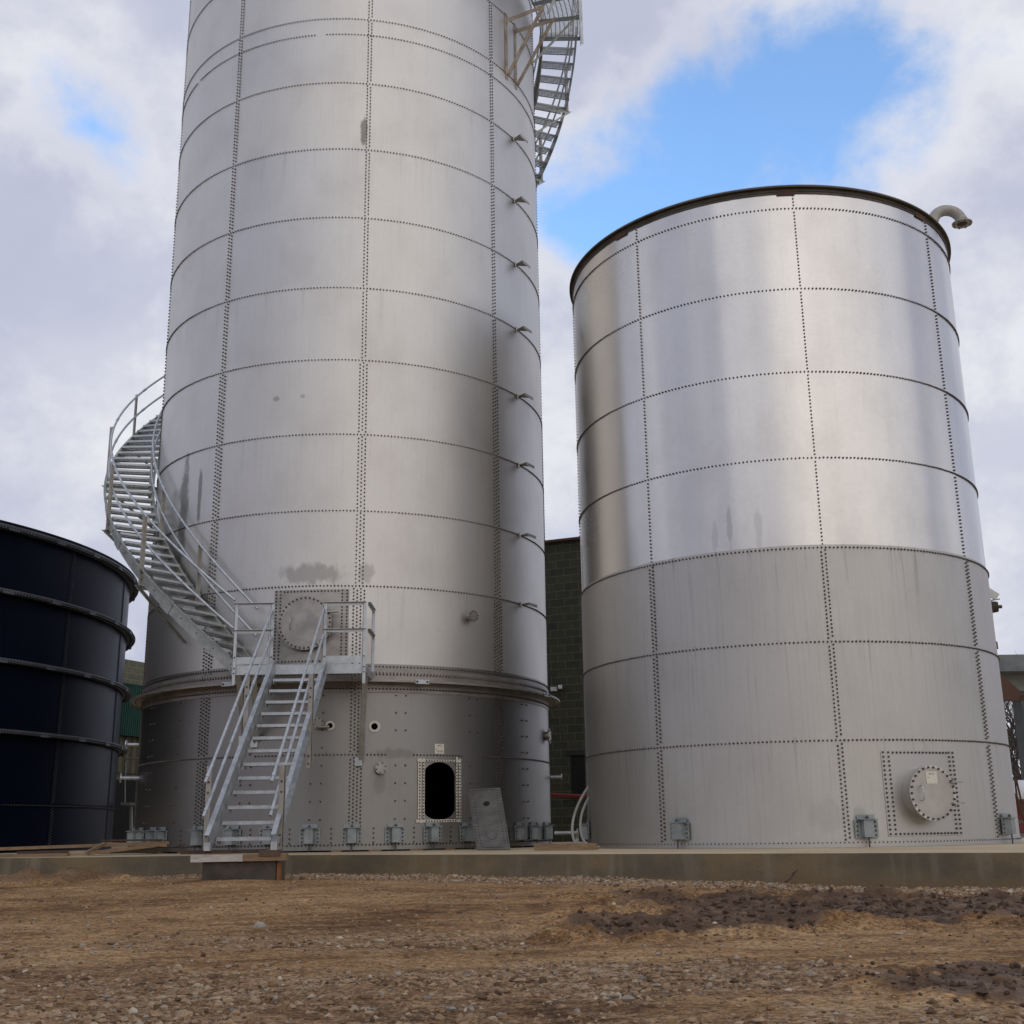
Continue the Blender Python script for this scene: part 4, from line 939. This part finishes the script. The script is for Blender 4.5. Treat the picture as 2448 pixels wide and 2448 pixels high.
mb = MB(); mb.tube([(0.62, 19.9, 0.30), (0.98, 19.8, 0.30)], 0.03, 8); mb.disc((0.98, 19.8, 0.30), (1, -.2, 0), 0.07, 0.02, 12); mb.box((0.98, 19.82, 0.17), (0.05, 0.05, 0.22)); tag(part('drain_valve', mb, M_GALVD, None), 'small flanged valve stub on the slab beside the hoses', 'valve')

# ------------------------------------------------------------------ buildings behind
def block_mat(name, c1, c2, mort, dirv):
    m, t, b = new_mat(name); tcn = t.new('ShaderNodeTexCoord'); O = tcn.outputs['Object']
    u = t.vmath('DOT_PRODUCT', O, dirv); s3 = t.new('ShaderNodeSeparateXYZ'); t.link(O, s3.inputs[0]); cb = t.new('ShaderNodeCombineXYZ'); t.link(u, cb.inputs[0]); t.link(s3.outputs[2], cb.inputs[1])
    br = t.new('ShaderNodeTexBrick'); t.link(cb.outputs[0], br.inputs['Vector']); br.inputs['Scale'].default_value = 1.0
    br.inputs['Brick Width'].default_value = 0.4; br.inputs['Row Height'].default_value = 0.2; br.inputs['Mortar Size'].default_value = 0.010; br.inputs['Mortar Smooth'].default_value = 0.2
    br.inputs['Color1'].default_value = (*c1, 1); br.inputs['Color2'].default_value = (*c2, 1); br.inputs['Mortar'].default_value = (*mort, 1)
    n = t.noise(O, 9, 5, 0.6); c = t.mix(1.0, br.outputs[0], t.mix(n, (0.6, 0.6, 0.6, 1), (1.35, 1.35, 1.35, 1)), 'MULTIPLY'); t.link(c, b.inputs['Base Color']); b.inputs['Roughness'].default_value = 0.95
    bn = t.new('ShaderNodeBump'); bn.inputs['Strength'].default_value = 0.6; bn.inputs['Distance'].default_value = 0.02; t.link(t.math('ADD', t.math('MULTIPLY', br.outputs['Fac'], -1.0), t.noise(O, 30, 4)), bn.inputs['Height']); t.link(bn.outputs[0], b.inputs['Normal'])
    return m
# the wall between the tanks, parallel to the row of tanks
def wx(x): return 30.2 - 0.42 * x
dw = Vector((1, -0.42, 0)).normalized(); nw = Vector((-0.42, -1, 0)).normalized()
BM = thing('block_building', 'tall dark split-face block building standing behind the two stainless tanks', 'building', (1.3, 29.65, SLAB_Z))
mb = MB(); A = Vector((-2.2, wx(-2.2), 0)); B_ = Vector((1.86, wx(1.86), 0)); bk = -nw * 9
zt = 7.55; mb.add([A, B_, B_ + bk, A + bk] + [v + Vector((0, 0, zt)) for v in (A, B_, B_ + bk, A + bk)], [(0, 1, 5, 4), (1, 2, 6, 5), (2, 3, 7, 6), (3, 0, 4, 7), (4, 5, 6, 7)])
part('wall', mb, block_mat('dark_block_wall', (0.070, 0.070, 0.046), (0.045, 0.050, 0.036), (0.12, 0.12, 0.09), tuple(dw)), BM)
mb = MB(); mb.bar(A + nw * 0.02 + Vector((0, 0, zt + 0.03)), B_ + nw * 0.02 + Vector((0, 0, zt + 0.03)), 0.2, 0.06); part('coping', mb, M_BROWN, BM)
c = Vector((1.58, wx(1.58), 1.64)); M = Matrix((dw, nw, Vector((0, 0, 1)))).transposed(); mb = MB(); mb.box(c + nw * 0.004, (0.46, 0.02, 0.95), M); dr = part('window', mb, M_DARK, BM)
mb = MB(); mb.box(c + nw * 0.02 + Vector((0, 0, 0.53)), (0.66, 0.05, 0.11), M); mb.box(c + nw * 0.02 - Vector((0, 0, 0.51)), (0.60, 0.06, 0.06), M); part('frame', mb, simple('dark_lintel', (0.03, 0.03, 0.028), (0.05, 0.05, 0.045), .9), dr)
WL = thing('wall_light', 'small white lamp on the dark block wall beside the tallest tank flange', 'wall lamp', (0.98, 29.75, 3.76)); mb = MB(); mb.box((0.98, 29.70, 3.76), (0.16, 0.12, 0.10)); mb.box((1.14, 29.62, 3.80), (0.10, 0.14, 0.09)); part('lamp_head', mb, M_WHITE, WL); mb = MB(); mb.box((1.05, 29.72, 3.72), (0.05, 0.14, 0.05)); part('mount', mb, M_GALVD, WL)
# the end wall seen between the navy tank and the tall tank
d2 = Vector((0.39, 0.92, 0)).normalized(); n2 = Vector((0.92, -0.39, 0)).normalized()
BL = thing('block_building', 'olive block building with green metal band seen between the navy tank and the tallest tank', 'building', (-12, 36.6, SLAB_Z))
def lw(s, z, off=0.0): return Vector((-12.0, 36.7, 0)) + d2 * s + n2 * off + Vector((0, 0, z))
mb = MB(); q = [lw(-7, 0), lw(9, 0), lw(9, 0) - n2 * 8, lw(-7, 0) - n2 * 8]; mb.add(q + [v + Vector((0, 0, 5.66)) for v in q], [(0, 1, 5, 4), (1, 2, 6, 5), (2, 3, 7, 6), (3, 0, 4, 7), (4, 5, 6, 7)])
part('wall', mb, block_mat('olive_block_wall', (0.20, 0.195, 0.125), (0.16, 0.16, 0.105), (0.30, 0.29, 0.2), tuple(d2)), BL)
def corr(mb, s0, s1, z0, z1, off, pitch=0.09, depth=0.03):
    n = int((s1 - s0) / (pitch / 4)); vs = []
    for i in range(n + 1):
        o = off + depth * (1 if (i // 2) % 2 else 0); s_ = s0 + (s1 - s0) * i / n
        vs += [lw(s_, z0, o), lw(s_, z1, o)]
    mb.add(vs, [(2 * i, 2 * i + 2, 2 * i + 3, 2 * i + 1) for i in range(n)])
mb = MB(); corr(mb, -6.5, 8, 3.30, 4.86, 0.25); mb.bar(lw(-6.5, 4.87, 0.14), lw(8, 4.87, 0.14), 0.3, 0.03); part('metal_band', mb, simple('green_cladding', (0.010, 0.085, 0.055), (0.008, 0.06, 0.04), 0.5), BL)
mb = MB(); corr(mb, -6.5, 8, 2.2, 3.29, 0.06, 0.3, 0.05); part('metal_skirt', mb, simple('olive_cladding', (0.13, 0.12, 0.06), (0.09, 0.085, 0.045), 0.6), BL)
mb = MB(); mb.box(lw(0, 0.95, 0.03), (0.06, 8.0, 2.1), Matrix.Rotation(-atan2(0.39, 0.92), 3, 'Z')); part('dark_doorway', mb, M_DARK, BL)
FR = thing('guard_frame', 'thin steel guard frame in the gap right of the navy tank', 'guard rail', (-11.9, 34.0, SLAB_Z))
mb = MB(); X = lambda px, z: (az(px, 30.0, z), 30.0, z)
for z in (2.22, 1.78): mb.tube([X(296, z), X(345, z)], 0.02, 6)
mb.tube([X(288, 1.15), X(289, 1.7), X(290, 2.12), X(297, 2.24)], 0.02, 6); part('rail', mb, M_GALVD, FR)
mb = MB(); mb.bar(X(286, 1.12), X(345, 1.10), 0.5, 0.06); part('ledge', mb, M_GALVD, FR); mb = MB(); mb.bar(X(302, 0.06), X(303, 1.1), 0.06, 0.06); part('leg', mb, M_GALVD, FR)

# steel frame building at the right
SB = thing('steel_shed', 'grey steel canopy on columns behind the right edge of the shorter tank', 'shed', (15.5, 34, SLAB_Z))
mb = MB(); mb.box((18.4, 36.0, 4.80), (9.2, 4.6, 0.42)); mb.box((18.4, 36.0, 4.555), (9.3, 4.7, 0.05)); part('roof', mb, simple('grey_fascia', (0.13, 0.15, 0.16), (0.20, 0.22, 0.23), 0.6, 0.3, 2), SB)
mb = MB(); mb.box((18.4, 34.6, 4.28), (9.0, 0.10, 0.44)); part('upper_panel', mb, simple('pale_panel', (0.27, 0.30, 0.28), (0.36, 0.38, 0.35), .6), SB)
mb = MB(); mb.box((18.4, 34.65, 3.96), (9.0, 0.10, 0.16)); mb.box((18.4, 34.58, 4.045), (9.0, 0.14, 0.02)); part('lower_panel', mb, simple('slate_panel', (0.12, 0.14, 0.145), (0.17, 0.19, 0.19), .6), SB)
mb = MB()
mb.box((14.62, 33.9, 1.95), (0.60, 0.6, 3.78)); part('column', mb, simple('slate_column', (0.055, 0.065, 0.07), (0.09, 0.10, 0.10), .7), SB)
mb = MB(); mb.add([(13.4, 33.6, 5.2 - .5), (13.4, 33.6, 3.72), (14.62, 33.6, 3.66), (13.75, 33.6, 4.55)] + [(13.4, 33.75, 4.7), (13.4, 33.75, 3.72), (14.62, 33.75, 3.66), (13.75, 33.75, 4.55)], [(0, 1, 2, 3), (7, 6, 5, 4), (0, 4, 5, 1), (1, 5, 6, 2), (2, 6, 7, 3), (3, 7, 4, 0)]); part('gusset', mb, M_BROWN, SB)
WT = thing('white_tank', 'rounded white tank at the right edge behind the red machine', 'tank', (11.0, 26.3, SLAB_Z))
mb = MB(); mb.tube([(11.3, 26.3, 0.7), (10.95, 26.3, 0.7), (10.55, 26.3, 0.7), (10.45, 26.3, 0.7)][::-1] + [(12.4, 26.3, 0.7), (12.5, 26.3, 0.7)], [0.38, 0.5, 0.55, 0.55, 0.5, 0.3], 20); part('vessel', mb, M_WHITE, WT)
mb = MB(); mb.box((11.4, 26.3, 0.13), (1.8, 0.5, 0.14)); part('cradle', mb, M_GALVD, WT)
RM = thing('red_machine', 'red steel machine frame with upright bars at the right edge', 'machine', (11.1, 25.4, SLAB_Z))
mb = MB()
for x, z0, z1, tx in ((10.45, 0.9, 1.25, 0), (10.53, 0.3, 1.24, .05), (10.36, 0.75, 1.05, .04)): mb.bar((x + tx, 25.3, z0), (x - tx, 25.3, z1), 0.03, 0.03)
mb.bar((10.42, 25.3, 0.95), (10.62, 25.3, 0.15), 0.05, 0.05); part('bars', mb, M_BROWN, RM)
mb = MB(); mb.box((11.0, 25.5, 0.62), (0.84, 0.4, 0.42)); mb.box((11.0, 25.45, 0.24), (0.9, 0.4, 0.20)); part('body', mb, M_RED, RM)
mb = MB(); mb.box((10.95, 25.28, 0.50), (0.5, 0.04, 0.03)); mb.tube(curve_pts([(10.66, 25.4, 0.83), (10.66, 25.4, 1.22), (10.9, 25.4, 1.22), (10.9, 25.4, 0.83)], 12), 0.02, 6); part('hoop', mb, M_RED, RM)
mb = MB(); mb.box((11.0, 25.4, 0.10), (1.0, 0.5, 0.07)); part('skid', mb, M_GALVD, RM)

for (x, y, z, dx, dy, dz, lab) in ((2.98, 13.72, -0.24, 0.17, 0.06, 0.13, 'dark crooked stick leaning on the slab face in front of the shorter tank'), (5.42, 12.3, -0.20, 0.34, -0.1, -0.10, 'thin dark stick lying against the slab at the far right')):
    mb = MB(); A = Vector((x, y, z)); mb.tube([A, A + Vector((dx * .4, dy * .4, dz * .3)), A + Vector((dx * .75, dy, dz * .8)), A + Vector((dx, dy, dz))], [0.011, 0.010, 0.008, 0.004], 6); mb.tube([A + Vector((dx * .4, dy * .4, dz * .3)), A + Vector((dx * .6, dy * .2, dz * .8))], 0.005, 5)
    tag(part('stick', mb, M_WOODD, None), lab, 'stick')

# bare trees and a wooded rise far right
M_BARK = simple('bark', (0.045, 0.035, 0.030), (0.075, 0.060, 0.050), 0.9, 0, 4)
def bare_tree(x, y, z, h, label, seed):
    rnd = random.Random(seed); root = thing('bare_tree', label, 'tree', (x, y, z), group='bare trees at the right')
    tr = MB(); cr = MB()
    def grow(mb, p, d, L, r, depth):
        pts = [p]; q = p; dd = d.copy(); n = 4
        for i in range(n): dd = (dd + Vector((rnd.uniform(-.16, .16), rnd.uniform(-.16, .16), rnd.uniform(-.02, .12)))).normalized(); q = q + dd * L / n; pts.append(q)
        mb.tube(pts, [r * (1 - 0.45 * i / n) for i in range(n + 1)], 6 if r > .04 else 4, caps=False)
        if depth == 0: return
        for k in range(rnd.randint(3, 4)):
            b0 = pts[rnd.randint(2, n)]; ax = Vector((rnd.uniform(-1, 1), rnd.uniform(-1, 1), rnd.uniform(0.15, 1.0))).normalized()
            grow(cr, b0, (dd * 0.5 + ax * 0.8).normalized(), L * rnd.uniform(.55, .75), r * 0.52, depth - 1)
    grow(tr, Vector((x, y, z)), Vector((0.02, 0, 1)), h * 0.38, h * 0.022, 0)
    top = Vector(tr.v[-1]); base = Vector((x, y, z + h * 0.3))
    for k in range(7):
        ax = Vector((rnd.uniform(-1, 1), rnd.uniform(-1, 1), rnd.uniform(.5, 1.4))).normalized(); grow(cr, Vector((x, y, z)) + Vector((0.02, 0, 1)) * h * rnd.uniform(.22, .37), ax, h * 0.26, h * 0.010, 4)
    part('trunk', tr, M_BARK, root); part('crown', cr, M_BARK, root)
bare_tree(23.4, 55.5, -0.3, 8.8, 'bare tree whose twigs show above the grey steel canopy', 3)
bare_tree(19.6, 47.0, -0.3, 6.6, 'bare tree seen through the gap left of the slate column', 8)
bare_tree(22.0, 52.0, -0.3, 5.4, 'small bare tree far behind the slate column', 12)
mb = MB(); nX = 60; vs = []
for i in range(nX + 1):
    x = -10 + 170 * i / nX
    for j in range(6):
        y = 110 + j * 22; h = [0, 3.6, 5.4, 6.4, 6.6, 5][j] * (0.75 + 0.35 * nz(x, y, 0.03, 2)); vs.append((x, y, -0.4 + h))
mb.add(vs, [(i * 6 + j, (i + 1) * 6 + j, (i + 1) * 6 + j + 1, i * 6 + j + 1) for i in range(nX) for j in range(5)], 0, True)
tag(part('hill_ridge', mb, simple('winter_brush', (0.065, 0.050, 0.038), (0.11, 0.085, 0.065), 0.95, 0, 0.5, bump=0.5), None), 'low brown winter hillside far behind', 'hill', kind='structure')

mb = MB(); vs = []; nX = 90  # ridge added out of view, reflected as a dark band low on the tanks
for i in range(nX + 1):
    a = radians(-100 + 200 * i / nX)
    for j in range(5):
        d = 75 + j * 16; h = [0, 9.5, 14.0, 15.5, 14][j] * (0.85 + 0.30 * nz(a * 9, j * .2, 1.0, 2) + 0.12 * nz(a * 60, j, 1.0, 3)); vs.append((d * sin(a), -d * cos(a) + 10, -0.5 + h))
mb.add(vs, [(i * 5 + j, i * 5 + j + 1, (i + 1) * 5 + j + 1, (i + 1) * 5 + j) for i in range(nX) for j in range(4)], 0, True)
tag(part('hill_ridge', mb, bpy.data.materials['winter_brush'], None), 'unseen ridge added behind the camera to darken the tank reflections', 'hill', kind='structure')

# ------------------------------------------------------------------ stones
def stone_mesh(mb, c, r, rnd, cols, ci):
    n = rnd.choice((4, 5, 5, 6)); vs = []; st = rnd.uniform(0, 6.28); sx, sy, szz = r * rnd.uniform(.7, 1.35), r * rnd.uniform(.5, 1.0), r * rnd.uniform(.45, .95)
    for (zz, k) in ((-0.5, .8), (0.25, 1.0), (0.8, .55)):
        for i in range(n):
            a = 2 * pi * i / n + rnd.uniform(-.4, .4); q = k * rnd.uniform(.65, 1.25); x_, y_ = sx * cos(a) * q, sy * sin(a) * q
            vs.append((c[0] + x_ * cos(st) - y_ * sin(st), c[1] + x_ * sin(st) + y_ * cos(st), c[2] + szz * zz * rnd.uniform(.55, 1.3)))
    fs = [(i, (i + 1) % n, n + (i + 1) % n, n + i) for i in range(n)] + [(n + i, n + (i + 1) % n, 2 * n + (i + 1) % n, 2 * n + i) for i in range(n)] + [tuple(range(2 * n, 3 * n))]
    mb.add(vs, fs); cols += [ci] * len(fs)
def stone_mat(name):
    m, t, b = new_mat(name); at = t.new('ShaderNodeAttribute'); at.attribute_name = 'tint'; tcn = t.new('ShaderNodeTexCoord')
    c = t.ramp(at.outputs['Fac'], [(0.0, (0.12, 0.070, 0.036)), (0.30, (0.27, 0.165, 0.085)), (0.55, (0.38, 0.265, 0.16)), (0.74, (0.40, 0.325, 0.235)), (0.86, (0.23, 0.21, 0.19)), (1.0, (0.60, 0.52, 0.40))])
    c = t.mix(1.0, c, t.mix(t.noise(tcn.outputs['Object'], 60, 4, .6), (0.6, 0.6, 0.6, 1), (1.3, 1.3, 1.3, 1)), 'MULTIPLY'); t.link(c, b.inputs['Base Color']); b.inputs['Roughness'].default_value = 0.9; return m
M_STONE = stone_mat('stone')
rnd = random.Random(5); mb = MB(); cols = []
def place(n, x0, x1, y0, y1, r0, r1, dens, tint):
    k = 0; tries = 0
    while k < n and tries < n * 30:
        tries += 1; y = rnd.uniform(y0, y1); hw = 0.46 * y + 0.6; x = rnd.uniform(max(x0, -hw), min(x1, hw))
        if y > edge_y(x) - 0.01 or rnd.random() > dens(x, y): continue
        r = r0 + (r1 - r0) * rnd.random() ** 3; tt = tint(); stone_mesh(mb, (x, y, ground_z(x, y) + r * 0.12), r, rnd, cols, tt); k += 1
tn = lambda: min(1, max(0, rnd.gauss(0.40, 0.24)))
nm = lambda x, y: 1 - mud_mask(x, y)
place(8500, -4, 4, 3.5, 8.5, 0.005, 0.027, lambda x, y: (0.05 + gravel_mask(x, y) ** 1.6) * nm(x, y), tn)
place(2200, -7, 7, 7.5, 15, 0.007, 0.026, lambda x, y: (0.12 + gravel_mask(x, y)) * nm(x, y), tn)
place(11000, -9, 8, 11.5, 18.6, 0.009, 0.034, lambda x, y: (1 - sstep(0.15, 1.25, edge_y(x) - y + 0.9 * nz(x, y, .6, 4) - 0.35)) , lambda: min(1, max(0, rnd.gauss(0.48, 0.22))))
me = mb.mesh('gravel', [M_STONE]); at = me.attributes.new('tint', 'FLOAT', 'FACE'); at.data.foreach_set('value', cols)
tag(link('gravel', me), 'loose gravel and stone chips scattered over the dirt and banked against the slab', 'gravel', kind='stuff')
mb = MB(); cols = []
for _ in range(4200):
    for tr_ in range(20):
        y = rnd.uniform(4.4, 14); x = rnd.uniform(-.45 * y, .45 * y)
        if y > edge_y(x) - .3: continue
        mk = mud_mask(x, y)
        if rnd.random() < 0.06 + (mk * 1.0): break
    r = 0.005 + 0.026 * rnd.random() ** 3 * (0.25 + mk); stone_mesh(mb, (x, y, ground_z(x, y) + r * .15), r, rnd, cols, 0)
me = mb.mesh('mud_clods', [simple('mud_clod', (0.050, 0.027, 0.014), (0.10, 0.060, 0.035), 0.85, 0, 9)])
tag(link('mud_clods', me), 'dark crumbled mud clods along the ruts', 'mud', kind='stuff')
def rock(x, y, r, tint, label, seed):
    bm = bmesh.new(); bmesh.ops.create_icosphere(bm, subdivisions=3, radius=1.0)
    for v in bm.verts:
        d = v.co.normalized(); k = 1 + 0.35 * noise.noise(d * 1.3 + Vector((seed, 0, 0))) + 0.16 * noise.noise(d * 3.4 + Vector((0, seed, 0))); v.co = Vector((d.x * r * k * 1.15, d.y * r * k * .9, max(-.35, d.z) * r * k * .75))
    me = bpy.data.meshes.new('rock'); bm.to_mesh(me); bm.free(); at = me.attributes.new('tint', 'FLOAT', 'FACE'); at.data.foreach_set('value', [tint] * len(me.polygons)); me.materials.append(M_STONE)
    tag(link('rock', me, None, (x, y, ground_z(x, y) + r * .1)), label, 'rock')
def gp(px, py, z=-0.335):
    q = ((px - 1224) / 2812.94, -(py - 1224) / 2812.94); d = fw + r2 * q[0] + u2 * q[1]; t_ = (z - 0.3628) / d.z; return d.x * t_, d.y * t_
for (px, py, r, tint, lab, sd_i) in ((438, 2437, .030, .55, 'largest pale rock at the bottom edge of the photo', 1), (130, 2425, .024, .62, 'tan rock near the bottom left corner', 2), (247, 2110, .075, 1.0, 'whitish rock beside the low dirt mound near the slab', 3), (2100, 2342, .016, 1.0, 'white sliver of stone on the dark mud at the right', 4), (2178, 2346, .020, .96, 'longer white stone chip on the dark mud at the right', 5), (630, 2352, .022, .5, 'brown rounded rock left of centre in the foreground', 6), (425, 2315, .020, .7, 'grey rock among the gravel in the left foreground', 7), (620, 2217, .045, .9, 'pale broken rock in the middle of the dirt yard', 8), (365, 2325, .022, .4, 'reddish brown stone in the left foreground gravel', 9)):
    x, y = gp(px, py, -0.335 if py > 2150 else -0.28); rock(x, y, r, tint, lab, sd_i)
